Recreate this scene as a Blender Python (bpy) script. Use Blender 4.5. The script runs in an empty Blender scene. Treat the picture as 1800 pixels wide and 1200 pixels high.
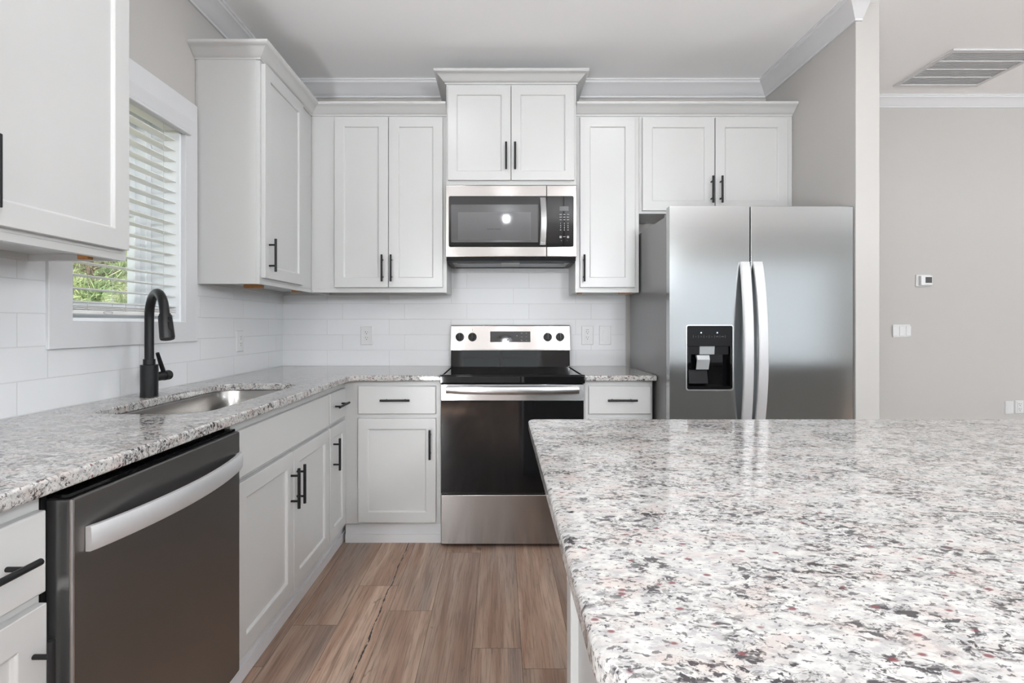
import bpy, bmesh, math, random
from mathutils import Vector, Matrix

sc = bpy.context.scene
COL = sc.collection
random.seed(7)

# ------------------------------------------------------------------ camera
CAM_H = 1.185
cam_data = bpy.data.cameras.new('camera')
cam_data.sensor_width = 36.0
cam_data.sensor_fit = 'HORIZONTAL'
cam_data.lens = 895.0 / 1800.0 * 36.0
cam_data.shift_x = 20.0 / 1800.0
cam_data.shift_y = -30.0 / 1800.0
cam_data.clip_start = 0.02
cam = bpy.data.objects.new('camera', cam_data)
cam.location = (0, 0, CAM_H)
cam.rotation_euler = (math.radians(90), 0, 0)
COL.objects.link(cam)
sc.camera = cam

# ------------------------------------------------------------------ view, world, sun, daylight
sc.view_settings.view_transform = 'Standard'
sc.view_settings.look = 'None'
sc.view_settings.gamma = 1.0
sc.view_settings.use_curve_mapping = False
sc.view_settings.exposure = 0.17
sc.cycles.use_denoising = True
sc.cycles.max_bounces = 10
sc.cycles.diffuse_bounces = 6
sc.cycles.sample_clamp_indirect = 6.0

world = bpy.data.worlds.new('world')
sc.world = world
world.use_nodes = True
wn = world.node_tree
bg = wn.nodes['Background']
bg.inputs['Color'].default_value = (0.88, 0.94, 1.0, 1)
bg.inputs['Strength'].default_value = 1.2

sun_d = bpy.data.lights.new('sun', 'SUN')
sun_d.energy = 9.0
sun_d.angle = math.radians(1.0)
sun_d.color = (1.0, 0.95, 0.86)
sun = bpy.data.objects.new('sun', sun_d)
sun.rotation_euler = Vector((-0.55, 0.30, -0.78)).to_track_quat('-Z', 'Y').to_euler()
COL.objects.link(sun)


def area_light(name, loc, direction, sx, sy, power, color=(1, 1, 1)):
    d = bpy.data.lights.new(name, 'AREA')
    d.shape = 'RECTANGLE'
    d.size = sx
    d.size_y = sy
    d.energy = power
    d.color = color
    o = bpy.data.objects.new(name, d)
    o.location = loc
    o.rotation_euler = Vector(direction).to_track_quat('-Z', 'Z').to_euler()
    COL.objects.link(o)
    return o


REAR = -4.0
# daylight standing in the openings of the rear wall (patio doors and a window)
area_light('daylight_patio', (4.3, REAR - 0.11, 1.19), (0, 1, 0), 3.3, 2.2, 3, (0.90, 0.99, 1.0))
area_light('daylight_rear', (0.0, REAR - 0.11, 1.52), (0, 1, 0), 1.7, 1.14, 6.0, (0.90, 1.0, 0.97))

# ------------------------------------------------------------------ materials


def new_mat(name):
    m = bpy.data.materials.new(name)
    m.use_nodes = True
    nt = m.node_tree
    b = nt.nodes['Principled BSDF']
    return m, nt, b


def N(nt, kind, **kw):
    n = nt.nodes.new(kind)
    for k, v in kw.items():
        if k.startswith('i_'):
            n.inputs[k[2:].replace('_', ' ')].default_value = v
        else:
            setattr(n, k, v)
    return n


def plain(name, col, rough=0.5, metal=0.0, coat=0.0, noise=0.0, nscale=40, spec=0.5, bump=0.0):
    """Plain coating with a faint procedural unevenness."""
    m, nt, b = new_mat(name)
    b.inputs['Roughness'].default_value = rough
    b.inputs['Metallic'].default_value = metal
    b.inputs['Coat Weight'].default_value = coat
    b.inputs['Specular IOR Level'].default_value = spec
    tc = N(nt, 'ShaderNodeTexCoord')
    nz = N(nt, 'ShaderNodeTexNoise', i_Scale=nscale, i_Detail=3.0)
    nt.links.new(tc.outputs['Object'], nz.inputs['Vector'])
    mx = N(nt, 'ShaderNodeMix', data_type='RGBA')
    k = 1 - noise
    mx.inputs['A'].default_value = (*[c * k for c in col], 1)
    mx.inputs['B'].default_value = (*[min(1, c * (1 + noise)) for c in col], 1)
    nt.links.new(nz.outputs['Fac'], mx.inputs['Factor'])
    nt.links.new(mx.outputs['Result'], b.inputs['Base Color'])
    if bump:
        bp = N(nt, 'ShaderNodeBump', i_Strength=bump, i_Distance=0.001)
        nt.links.new(nz.outputs['Fac'], bp.inputs['Height'])
        nt.links.new(bp.outputs['Normal'], b.inputs['Normal'])
    return m


def brushed(name, col, rough=0.27, aniso=0.7, rot=0.0, stretch=(2, 2, 260), streak=0.06, metal=1.0):
    m, nt, b = new_mat(name)
    b.inputs['Metallic'].default_value = metal
    b.inputs['Anisotropic'].default_value = aniso
    b.inputs['Anisotropic Rotation'].default_value = rot
    tc = N(nt, 'ShaderNodeTexCoord')
    mp = N(nt, 'ShaderNodeMapping')
    mp.inputs['Scale'].default_value = stretch
    nz = N(nt, 'ShaderNodeTexNoise', i_Scale=4.0, i_Detail=4.0)
    nt.links.new(tc.outputs['Object'], mp.inputs['Vector'])
    nt.links.new(mp.outputs['Vector'], nz.inputs['Vector'])
    mx = N(nt, 'ShaderNodeMix', data_type='RGBA')
    mx.inputs['A'].default_value = (*[c * (1 - streak) for c in col], 1)
    mx.inputs['B'].default_value = (*[min(1, c * (1 + streak)) for c in col], 1)
    nt.links.new(nz.outputs['Fac'], mx.inputs['Factor'])
    nt.links.new(mx.outputs['Result'], b.inputs['Base Color'])
    mr = N(nt, 'ShaderNodeMapRange')
    mr.inputs['To Min'].default_value = rough * 0.94
    mr.inputs['To Max'].default_value = rough * 1.06
    nt.links.new(nz.outputs['Fac'], mr.inputs['Value'])
    nt.links.new(mr.outputs['Result'], b.inputs['Roughness'])
    tg = N(nt, 'ShaderNodeTangent', direction_type='RADIAL', axis='Z')
    nt.links.new(tg.outputs['Tangent'], b.inputs['Tangent'])
    return m


def ramp(nt, src, p0, c0, p1, c1, interp='LINEAR'):
    r = N(nt, 'ShaderNodeValToRGB')
    r.color_ramp.interpolation = interp
    r.color_ramp.elements[0].position = p0
    r.color_ramp.elements[0].color = (*c0, 1) if len(c0) == 3 else c0
    r.color_ramp.elements[1].position = p1
    r.color_ramp.elements[1].color = (*c1, 1) if len(c1) == 3 else c1
    nt.links.new(src, r.inputs['Fac'])
    return r.outputs['Color']


def math_node(nt, op, a, b2):
    n = N(nt, 'ShaderNodeMath', operation=op)
    for i, v in enumerate((a, b2)):
        if isinstance(v, (int, float)):
            n.inputs[i].default_value = v
        else:
            nt.links.new(v, n.inputs[i])
    return n.outputs[0]


def mix_col(nt, fac, a, b2):
    n = N(nt, 'ShaderNodeMix', data_type='RGBA')
    for key, v in (('A', a), ('B', b2)):
        if isinstance(v, tuple):
            n.inputs[key].default_value = (*v, 1)
        else:
            nt.links.new(v, n.inputs[key])
    if isinstance(fac, (int, float)):
        n.inputs['Factor'].default_value = fac
    else:
        nt.links.new(fac, n.inputs['Factor'])
    return n.outputs['Result']


def granite():
    m, nt, b = new_mat('speckled_granite')
    tc = N(nt, 'ShaderNodeTexCoord')
    mp = N(nt, 'ShaderNodeMapping')
    mp.inputs['Scale'].default_value = (1.0, 1.55, 1.3)
    mp.inputs['Rotation'].default_value = (0, 0, 0.12)
    nt.links.new(tc.outputs['Object'], mp.inputs['Vector'])

    def noise(scale, detail=4.0, rough=0.6, dist=0.0, off=0.0):
        n = N(nt, 'ShaderNodeTexNoise', i_Scale=scale, i_Detail=detail, i_Roughness=rough, i_Distortion=dist)
        if off:
            v = N(nt, 'ShaderNodeVectorMath', operation='ADD')
            v.inputs[1].default_value = (off, off * 0.7, off * 1.3)
            nt.links.new(mp.outputs['Vector'], v.inputs[0])
            nt.links.new(v.outputs[0], n.inputs['Vector'])
        else:
            nt.links.new(mp.outputs['Vector'], n.inputs['Vector'])
        return n.outputs['Fac']
    white, cream, peach = (0.50, 0.488, 0.472), (0.40, 0.39, 0.377), (0.43, 0.365, 0.335)
    K, W1 = (0, 0, 0), (1, 1, 1)
    base = mix_col(nt, ramp(nt, noise(55, 4, 0.7), 0.42, K, 0.58, W1), cream, white)
    base = mix_col(nt, math_node(nt, 'MULTIPLY', ramp(nt, noise(16, 4, 0.7, 0, 5), 0.50, K, 0.64, W1), 0.75), base, peach)
    # grey translucent crystals
    g = math_node(nt, 'MULTIPLY', ramp(nt, noise(60, 4, 0.65, 0.3, 9), 0.51, K, 0.60, W1), 0.60)
    base = mix_col(nt, g, base, (0.27, 0.265, 0.27))
    # dark flecks gathered in cloudy drifts, and finer pepper everywhere
    blot = ramp(nt, noise(74, 3, 0.65, 0.5, 31), 0.515, K, 0.568, W1)
    drift = ramp(nt, noise(13, 4, 0.65, 0.6, 37), 0.462, K, 0.545, W1)
    pepper = ramp(nt, noise(120, 3, 0.6, 0.3, 53), 0.585, K, 0.62, W1)
    r = math_node(nt, 'ABSOLUTE', math_node(nt, 'SUBTRACT', noise(38, 3, 0.6, 0.8, 17), 0.5), 0)
    ridge = math_node(nt, 'MULTIPLY', ramp(nt, r, 0.008, W1, 0.022, K), drift)
    dark = math_node(nt, 'MAXIMUM', math_node(nt, 'MULTIPLY', blot, drift), math_node(nt, 'MAXIMUM', math_node(nt, 'MULTIPLY', pepper, 0.8), math_node(nt, 'MULTIPLY', ridge, 0.55)))
    base = mix_col(nt, math_node(nt, 'MULTIPLY', dark, 0.95), base, (0.030, 0.027, 0.031))
    # maroon garnets
    vo = N(nt, 'ShaderNodeTexVoronoi', i_Scale=75.0)
    nt.links.new(mp.outputs['Vector'], vo.inputs['Vector'])
    sep = N(nt, 'ShaderNodeSeparateColor')
    nt.links.new(vo.outputs['Color'], sep.inputs['Color'])
    pick = math_node(nt, 'GREATER_THAN', sep.outputs['Red'], 0.93)
    spot = ramp(nt, vo.outputs['Distance'], 0.22, (1, 1, 1), 0.40, (0, 0, 0))
    base = mix_col(nt, math_node(nt, 'MULTIPLY', math_node(nt, 'MULTIPLY', spot, pick), 0.9), base, (0.13, 0.035, 0.04))
    nt.links.new(base, b.inputs['Base Color'])
    b.inputs['Roughness'].default_value = 0.07
    b.inputs['Specular IOR Level'].default_value = 0.5
    return m


def tile(name, axis):
    m, nt, b = new_mat(name)
    tc = N(nt, 'ShaderNodeTexCoord')
    sp = N(nt, 'ShaderNodeSeparateXYZ')
    nt.links.new(tc.outputs['Object'], sp.inputs['Vector'])
    cb = N(nt, 'ShaderNodeCombineXYZ')
    off = 0.0 if axis == 'X' else 0.21
    u = math_node(nt, 'ADD', sp.outputs[axis], 10 * 0.4064 + 1.034 + off)
    v = math_node(nt, 'SUBTRACT', sp.outputs['Z'], 0.914 - 2 * 0.1016)
    nt.links.new(u, cb.inputs['X'])
    nt.links.new(v, cb.inputs['Y'])
    br = N(nt, 'ShaderNodeTexBrick', offset=0.25, offset_frequency=2, squash=1.0)
    br.inputs['Scale'].default_value = 1.0
    br.inputs['Brick Width'].default_value = 0.4064
    br.inputs['Row Height'].default_value = 0.1016
    br.inputs['Mortar Size'].default_value = 0.0018
    br.inputs['Mortar Smooth'].default_value = 0.3
    br.inputs['Bias'].default_value = 0.0
    br.inputs['Color1'].default_value = (0.67, 0.675, 0.685, 1)
    br.inputs['Color2'].default_value = (0.695, 0.70, 0.71, 1)
    br.inputs['Mortar'].default_value = (0.60, 0.60, 0.605, 1)
    nt.links.new(cb.outputs[0], br.inputs['Vector'])
    nt.links.new(br.outputs['Color'], b.inputs['Base Color'])
    nz = N(nt, 'ShaderNodeTexNoise', i_Scale=9.0, i_Detail=1.0)
    nt.links.new(tc.outputs['Object'], nz.inputs['Vector'])
    h = math_node(nt, 'ADD', math_node(nt, 'MULTIPLY', br.outputs['Fac'], -1.0), math_node(nt, 'MULTIPLY', nz.outputs['Fac'], 0.35))
    bp = N(nt, 'ShaderNodeBump', i_Strength=0.6, i_Distance=0.0016)
    nt.links.new(h, bp.inputs['Height'])
    nt.links.new(bp.outputs['Normal'], b.inputs['Normal'])
    b.inputs['Roughness'].default_value = 0.06
    return m


def planks():
    m, nt, b = new_mat('vinyl_plank')
    uv = N(nt, 'ShaderNodeUVMap', uv_map='plank_uv')
    at = N(nt, 'ShaderNodeVertexColor', layer_name='plank')
    sep = N(nt, 'ShaderNodeSeparateColor')
    nt.links.new(at.outputs['Color'], sep.inputs['Color'])

    def noise(sx, sy, detail=4.0, rough=0.55, dist=0.0):
        mp = N(nt, 'ShaderNodeMapping')
        mp.inputs['Scale'].default_value = (sx, sy, 1)
        nt.links.new(uv.outputs['UV'], mp.inputs['Vector'])
        n = N(nt, 'ShaderNodeTexNoise', i_Scale=1.0, i_Detail=detail, i_Roughness=rough, i_Distortion=dist)
        nt.links.new(mp.outputs['Vector'], n.inputs['Vector'])
        return n.outputs['Fac']
    # broad bands along the board
    a = mix_col(nt, ramp(nt, noise(14, 1.1, 2, 0.5, 0.6), 0.38, (0, 0, 0), 0.62, (1, 1, 1)), (0.205, 0.130, 0.092), (0.300, 0.218, 0.165))
    a = mix_col(nt, ramp(nt, noise(9, 0.8, 2, 0.5, 0.4), 0.52, (0, 0, 0), 0.70, (1, 1, 1)), a, (0.20, 0.155, 0.128))
    # per board tone
    tone = ramp(nt, sep.outputs['Red'], 0.0, (1.02, 1.01, 1.04), 1.0, (2.05, 2.0, 1.98))
    mul = N(nt, 'ShaderNodeMix', data_type='RGBA', blend_type='MULTIPLY')
    mul.inputs['Factor'].default_value = 1.0
    nt.links.new(a, mul.inputs['A'])
    nt.links.new(tone, mul.inputs['B'])
    a = mul.outputs['Result']
    # fine grain
    a = mix_col(nt, math_node(nt, 'MULTIPLY', ramp(nt, noise(150, 5, 5, 0.65, 0.3), 0.48, (0, 0, 0), 0.66, (1, 1, 1)), 0.55), a, (0.095, 0.066, 0.052))
    a = mix_col(nt, math_node(nt, 'MULTIPLY', ramp(nt, noise(42, 2.2, 4, 0.6, 0.8), 0.52, (0, 0, 0), 0.66, (1, 1, 1)), 0.45), a, (0.13, 0.085, 0.064))
    # knots
    a = mix_col(nt, math_node(nt, 'MULTIPLY', ramp(nt, noise(11, 7, 2, 0.5, 1.6), 0.70, (0, 0, 0), 0.78, (1, 1, 1)), 0.75), a, (0.07, 0.045, 0.038))
    # a split with black edges on the boards that carry one
    spu = N(nt, 'ShaderNodeSeparateXYZ')
    uv2 = N(nt, 'ShaderNodeUVMap', uv_map='board_uv')
    nt.links.new(uv2.outputs['UV'], spu.inputs['Vector'])
    wob = math_node(nt, 'MULTIPLY', math_node(nt, 'SUBTRACT', noise(0.0, 6, 3), 0.5), 0.16)
    d = math_node(nt, 'ABSOLUTE', math_node(nt, 'SUBTRACT', math_node(nt, 'SUBTRACT', spu.outputs['X'], wob), 0.80), 0)
    wide = math_node(nt, 'MULTIPLY', noise(30, 22, 3, 0.6), 0.085)
    cut = math_node(nt, 'LESS_THAN', d, math_node(nt, 'SUBTRACT', wide, 0.030))
    vein = math_node(nt, 'MULTIPLY', cut, sep.outputs['Green'])
    a = mix_col(nt, vein, a, (0.022, 0.016, 0.015))
    nt.links.new(a, b.inputs['Base Color'])
    b.inputs['Roughness'].default_value = 0.42
    b.inputs['Specular IOR Level'].default_value = 0.35
    bp = N(nt, 'ShaderNodeBump', i_Strength=0.12, i_Distance=0.001)
    nt.links.new(noise(150, 5, 4, 0.6), bp.inputs['Height'])
    nt.links.new(bp.outputs['Normal'], b.inputs['Normal'])
    return m


def glass_mat(name, col=(1, 1, 1), rough=0.0):
    m, nt, b = new_mat(name)
    out = nt.nodes['Material Output']
    tr = N(nt, 'ShaderNodeBsdfTransparent')
    tr.inputs['Color'].default_value = (*col, 1)
    gl = N(nt, 'ShaderNodeBsdfGlossy')
    gl.inputs['Roughness'].default_value = rough
    fr = N(nt, 'ShaderNodeFresnel')
    ge = N(nt, 'ShaderNodeNewGeometry')
    ior = N(nt, 'ShaderNodeMapRange')
    ior.inputs['To Min'].default_value = 1.45
    ior.inputs['To Max'].default_value = 1 / 1.45
    nt.links.new(ge.outputs['Backfacing'], ior.inputs['Value'])
    nt.links.new(ior.outputs['Result'], fr.inputs['IOR'])
    mx = N(nt, 'ShaderNodeMixShader')
    nt.links.new(fr.outputs[0], mx.inputs[0])
    nt.links.new(tr.outputs[0], mx.inputs[1])
    nt.links.new(gl.outputs[0], mx.inputs[2])
    nt.links.new(mx.outputs[0], out.inputs['Surface'])
    return m


def emit(name, col, strength):
    m, nt, b = new_mat(name)
    b.inputs['Base Color'].default_value = (*col, 1)
    b.inputs['Emission Color'].default_value = (*col, 1)
    b.inputs['Emission Strength'].default_value = strength
    return m


M = {}
M['cabinet'] = plain('white_cabinet_paint', (0.51, 0.51, 0.503), 0.30, noise=0.012, nscale=14, bump=0.02)
M['trim'] = plain('white_trim_paint', (0.61, 0.61, 0.62), 0.38, noise=0.01, nscale=12)
M['ceiling'] = plain('ceiling_paint', (0.90, 0.90, 0.90), 0.85, noise=0.01, nscale=60, bump=0.05)
M['wall'] = plain('greige_wall_paint', (0.455, 0.438, 0.42), 0.75, noise=0.012, nscale=50, bump=0.06)
M['granite'] = granite()
M['tile_back'] = tile('glossy_white_tile', 'X')
M['tile_left'] = tile('glossy_white_tile_side', 'Y')
M['plank'] = planks()
M['gap'] = plain('dark_gap', (0.04, 0.03, 0.027), 0.8)
M['steel'] = brushed('brushed_steel', (0.42, 0.42, 0.425), 0.22, 0.7, 0.25, (2, 2, 200), 0.02)
M['steel_handle'] = plain('satin_steel_handle', (0.66, 0.66, 0.67), 0.42, 0.65, noise=0.02, nscale=120)
M['steel_warm'] = brushed('brushed_steel_warm', (0.36, 0.342, 0.332), 0.20, 0.75, 0.25, (2, 2, 200), 0.02)
M['steel_fridge'] = brushed('brushed_steel_doors', (0.46, 0.475, 0.48), 0.16, 0.3, 0.0, (2, 2, 300), 0.04)
M['steel_sink'] = brushed('brushed_steel_sink', (0.30, 0.288, 0.275), 0.24, 0.5, 0.0)
M['steel_dark'] = brushed('dark_brushed_steel', (0.235, 0.228, 0.225), 0.36, 0.5, 0.0, (2, 2, 300), 0.05)
M['steel_edge'] = plain('bright_steel_edge', (0.72, 0.72, 0.73), 0.25, 1.0)
M['gunmetal'] = plain('grey_side_paint', (0.20, 0.197, 0.195), 0.28, 0.55, noise=0.02)
M['black'] = plain('matte_black', (0.010, 0.010, 0.011), 0.42, spec=0.25)
M['faucet'] = plain('satin_black', (0.011, 0.011, 0.012), 0.33, spec=0.28)
M['black_gloss'] = plain('black_glass', (0.004, 0.004, 0.0045), 0.04, spec=0.32)
M['black_plastic'] = plain('black_plastic', (0.010, 0.010, 0.011), 0.32, spec=0.15)
M['oven_window'] = plain('oven_window_glass', (0.005, 0.005, 0.0055), 0.05, spec=0.32)
M['screen'] = plain('microwave_screen', (0.075, 0.075, 0.078), 0.05, noise=0.25, nscale=900)
M['screen_rim'] = plain('microwave_screen_rim', (0.045, 0.045, 0.047), 0.15)
M['display'] = plain('grey_display', (0.085, 0.088, 0.092), 0.2)
M['mark'] = plain('pale_print', (0.55, 0.56, 0.57), 0.5)
M['mark_dim'] = plain('dim_print', (0.16, 0.165, 0.17), 0.5)
M['plate'] = plain('white_plastic', (0.62, 0.62, 0.62), 0.32)
M['slot'] = plain('dark_slot', (0.05, 0.048, 0.046), 0.6)
M['wood_block'] = plain('raw_wood_block', (0.46, 0.21, 0.075), 0.7, noise=0.2, nscale=60)
M['slat'] = plain('white_slat', (0.80, 0.795, 0.78), 0.45, noise=0.01)
M['cord'] = plain('pale_cord', (0.55, 0.54, 0.52), 0.8)
M['vinyl'] = plain('white_vinyl', (0.82, 0.84, 0.86), 0.35)
M['vinyl_grey'] = plain('grey_spacer', (0.33, 0.37, 0.40), 0.4)
M['window_glass'] = glass_mat('window_glass', (0.97, 0.99, 0.99))
M['filter'] = plain('grease_filter', (0.22, 0.23, 0.24), 0.4, 0.8, noise=0.4, nscale=500)
M['grille'] = plain('grille_blade_paint', (0.80, 0.805, 0.81), 0.5)
M['grille_dark'] = plain('duct_grey', (0.85, 0.85, 0.86), 0.8)
M['lamp'] = emit('lamp_diffuser', (0.925, 0.963, 1.0), 132.0)  # shared by the flush ceiling light and the added fill globes
M['fill_cool'] = emit('cool_fill_globe', (0.84, 0.94, 1.0), 132.0)  # cooler glow, only on added fill globes
M['lamp_can'] = emit('can_diffuser', (0.95, 0.972, 1.0), 62.0)
M['led'] = emit('blue_indicator', (0.55, 0.75, 1.0), 1.2)
M['clear_plastic'] = plain('pale_grey_paddle', (0.46, 0.48, 0.49), 0.22, 0.35)
M['bark'] = plain('pine_bark', (0.16, 0.11, 0.08), 0.9, noise=0.4, nscale=20)


def foliage_mat(name, c1, c2):
    m, nt, b = new_mat(name)
    tc = N(nt, 'ShaderNodeTexCoord')
    nz = N(nt, 'ShaderNodeTexNoise', i_Scale=5.0, i_Detail=3.0)
    nt.links.new(tc.outputs['Object'], nz.inputs['Vector'])
    c = mix_col(nt, ramp(nt, nz.outputs['Fac'], 0.38, (0, 0, 0), 0.62, (1, 1, 1)), c1, c2)
    nt.links.new(c, b.inputs['Base Color'])
    b.inputs['Roughness'].default_value = 0.6
    b.inputs['Transmission Weight'].default_value = 0.0
    return m


M['needle'] = foliage_mat('pine_needles', (0.22, 0.33, 0.14), (0.50, 0.55, 0.30))
M['needle_dry'] = foliage_mat('dry_needles', (0.58, 0.52, 0.36), (0.58, 0.58, 0.38))
M['ground'] = foliage_mat('straw_ground', (0.50, 0.45, 0.32), (0.42, 0.45, 0.27))

# ------------------------------------------------------------------ mesh helpers


def box(bm, x0, x1, y0, y1, z0, z1):
    x0, x1 = min(x0, x1), max(x0, x1)
    y0, y1 = min(y0, y1), max(y0, y1)
    z0, z1 = min(z0, z1), max(z0, z1)
    v = [bm.verts.new(p) for p in ((x0, y0, z0), (x1, y0, z0), (x1, y1, z0), (x0, y1, z0),
                                   (x0, y0, z1), (x1, y0, z1), (x1, y1, z1), (x0, y1, z1))]
    for f in ((3, 2, 1, 0), (4, 5, 6, 7), (0, 1, 5, 4), (1, 2, 6, 5), (2, 3, 7, 6), (3, 0, 4, 7)):
        bm.faces.new([v[i] for i in f])


def ring_frame(p, q):
    d = (Vector(q) - Vector(p)).normalized()
    a = Vector((0, 0, 1)) if abs(d.z) < 0.9 else Vector((1, 0, 0))
    u = d.cross(a).normalized()
    return u, d.cross(u).normalized()


def cyl(bm, p, q, r, r2=None, n=20, cap=True):
    p, q = Vector(p), Vector(q)
    r2 = r if r2 is None else r2
    u, w = ring_frame(p, q)
    A, B = [], []
    for i in range(n):
        t = 2 * math.pi * i / n
        k = u * math.cos(t) + w * math.sin(t)
        A.append(bm.verts.new(p + k * r))
        B.append(bm.verts.new(q + k * r2))
    for i in range(n):
        j = (i + 1) % n
        bm.faces.new((A[i], A[j], B[j], B[i]))
    if cap:
        bm.faces.new(list(reversed(A)))
        bm.faces.new(B)


def tube(bm, pts, radii, n=20):
    """Round tube along a path; radii is a number or one per point."""
    pts = [Vector(p) for p in pts]
    if isinstance(radii, (int, float)):
        radii = [radii] * len(pts)
    rings = []
    u = None
    for i, p in enumerate(pts):
        d = (pts[min(i + 1, len(pts) - 1)] - pts[max(i - 1, 0)]).normalized()
        if u is None:
            a = Vector((0, 0, 1)) if abs(d.z) < 0.9 else Vector((1, 0, 0))
            u = d.cross(a).normalized()
        else:
            u = (u - d * u.dot(d)).normalized()
        w = d.cross(u)
        rings.append([bm.verts.new(p + (u * math.cos(2 * math.pi * k / n) + w * math.sin(2 * math.pi * k / n)) * radii[i]) for k in range(n)])
    for a, b2 in zip(rings, rings[1:]):
        for k in range(n):
            j = (k + 1) % n
            bm.faces.new((a[k], a[j], b2[j], b2[k]))
    bm.faces.new(list(reversed(rings[0])))
    bm.faces.new(rings[-1])


def prism(bm, poly, axis, a0, a1):
    """Extrude a closed 2D polygon along an axis. axis 'X': poly=(y,z); 'Y': poly=(x,z); 'Z': poly=(x,y)."""
    def P(p, a):
        return {'X': (a, p[0], p[1]), 'Y': (p[0], a, p[1]), 'Z': (p[0], p[1], a)}[axis]
    A = [bm.verts.new(P(p, a0)) for p in poly]
    B = [bm.verts.new(P(p, a1)) for p in poly]
    n = len(poly)
    for i in range(n):
        j = (i + 1) % n
        bm.faces.new((A[i], A[j], B[j], B[i]))
    bm.faces.new(list(reversed(A)))
    bm.faces.new(B)


def rrect(x0, x1, y0, y1, r, seg=6):
    """Rounded rectangle outline, counter-clockwise. r is a number or (bl, br, tr, tl)."""
    if isinstance(r, (int, float)):
        r = (r,) * 4
    out = []
    for (cx, cy, a0, q, sx, sy) in ((x0, y0, 180, r[0], 1, 1), (x1, y0, 270, r[1], -1, 1), (x1, y1, 0, r[2], -1, -1), (x0, y1, 90, r[3], 1, -1)):
        if q <= 0:
            out.append((cx, cy))
            continue
        for k in range(seg + 1):
            t = math.radians(a0 + 90.0 * k / seg)
            out.append((cx + sx * q + q * math.cos(t), cy + sy * q + q * math.sin(t)))
    return out


def sweep(bm, path, prof, z, caps=True):
    """Moulding: profile (out, up) carried along a plan path; 'out' is to the right of travel; mitred corners."""
    P = [Vector((p[0], p[1])) for p in path]
    rings = []
    for i, p in enumerate(P):
        d0 = (P[i] - P[i - 1]).normalized() if i > 0 else None
        d1 = (P[i + 1] - P[i]).normalized() if i < len(P) - 1 else None
        if d0 is None:
            nrm = Vector((d1.y, -d1.x))
        elif d1 is None:
            nrm = Vector((d0.y, -d0.x))
        else:
            n0, n1 = Vector((d0.y, -d0.x)), Vector((d1.y, -d1.x))
            nrm = (n0 + n1) / (1 + n0.dot(n1))
        rings.append([bm.verts.new((p.x + nrm.x * o, p.y + nrm.y * o, z + u)) for o, u in prof])
    n = len(prof)
    for a, b2 in zip(rings, rings[1:]):
        for k in range(n):
            j = (k + 1) % n
            bm.faces.new((a[k], a[j], b2[j], b2[k]))
    if caps:
        bm.faces.new(list(reversed(rings[0])))
        bm.faces.new(rings[-1])


def smooth_by_angle(me, deg=35):
    me.polygons.foreach_set('use_smooth', [True] * len(me.polygons))
    me.set_sharp_from_angle(angle=math.radians(deg))


def weighted(o):
    md = o.modifiers.new('weighted_normal', 'WEIGHTED_NORMAL')
    md.mode = 'FACE_AREA'
    md.weight = 80
    md.keep_sharp = True


def link(name, bm, mat, parent=None, bevel=0.0, seg=2, smooth=True):
    bmesh.ops.recalc_face_normals(bm, faces=bm.faces[:])
    me = bpy.data.meshes.new(name)
    bm.to_mesh(me)
    bm.free()
    o = bpy.data.objects.new(name, me)
    COL.objects.link(o)
    me.materials.append(mat)
    if smooth:
        smooth_by_angle(me)
    if parent is not None:
        root = parent
        off = Vector((0, 0, 0))
        while root is not None:
            off += root.location
            root = root.parent
        me.transform(Matrix.Translation(-off))
        o.parent = parent
    if bevel:
        md = o.modifiers.new('bevel', 'BEVEL')
        md.width = bevel
        md.segments = seg
        md.limit_method = 'ANGLE'
        md.angle_limit = math.radians(40)
        md.harden_normals = False
        weighted(o)
    return o


def tag(o, label, cat, group=None):
    o['label'] = label
    o['category'] = cat
    if group:
        o['group'] = group
    return o


def thing(name, label, cat, loc, group=None):
    o = bpy.data.objects.new(name, None)
    o.empty_display_size = 0.1
    o.location = loc
    COL.objects.link(o)
    return tag(o, label, cat, group)


def structure(name, bm, mat, parent=None, bevel=0.0):
    o = link(name, bm, mat, parent, bevel)
    if parent is None:
        o['kind'] = 'structure'
    return o


def B():
    return bmesh.new()


def curve_slab(name, outlines, z0, z1, mat, parent=None, edge=0.006):
    """Flat slab with rounded edges from closed outlines (later outlines are holes)."""
    cu = bpy.data.curves.new(name, 'CURVE')
    cu.dimensions = '2D'
    cu.fill_mode = 'BOTH'
    cu.extrude = (z1 - z0) / 2 - edge
    cu.bevel_depth = edge
    cu.bevel_resolution = 3
    cu.offset = -edge
    for pts in outlines:
        s = cu.splines.new('POLY')
        s.points.add(len(pts) - 1)
        for p, q in zip(s.points, pts):
            p.co = (q[0], q[1], 0, 1)
        s.use_cyclic_u = True
    tmp = bpy.data.objects.new(name, cu)
    COL.objects.link(tmp)
    dg = bpy.context.evaluated_depsgraph_get()
    dg.update()
    me = bpy.data.meshes.new_from_object(tmp.evaluated_get(dg))
    bpy.data.objects.remove(tmp)
    me.transform(Matrix.Translation((0, 0, (z0 + z1) / 2)))
    me.materials.clear()
    me.materials.append(mat)
    smooth_by_angle(me, 50)
    o = bpy.data.objects.new(name, me)
    COL.objects.link(o)
    weighted(o)
    return o


# planes that cabinet fronts live on.  'back' faces -Y (u = X); 'left' faces +X (u = Y)
def P3(side, u, d, v, plane):
    return (u, plane - d, v) if side == 'back' else (plane + d, u, v)


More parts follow.
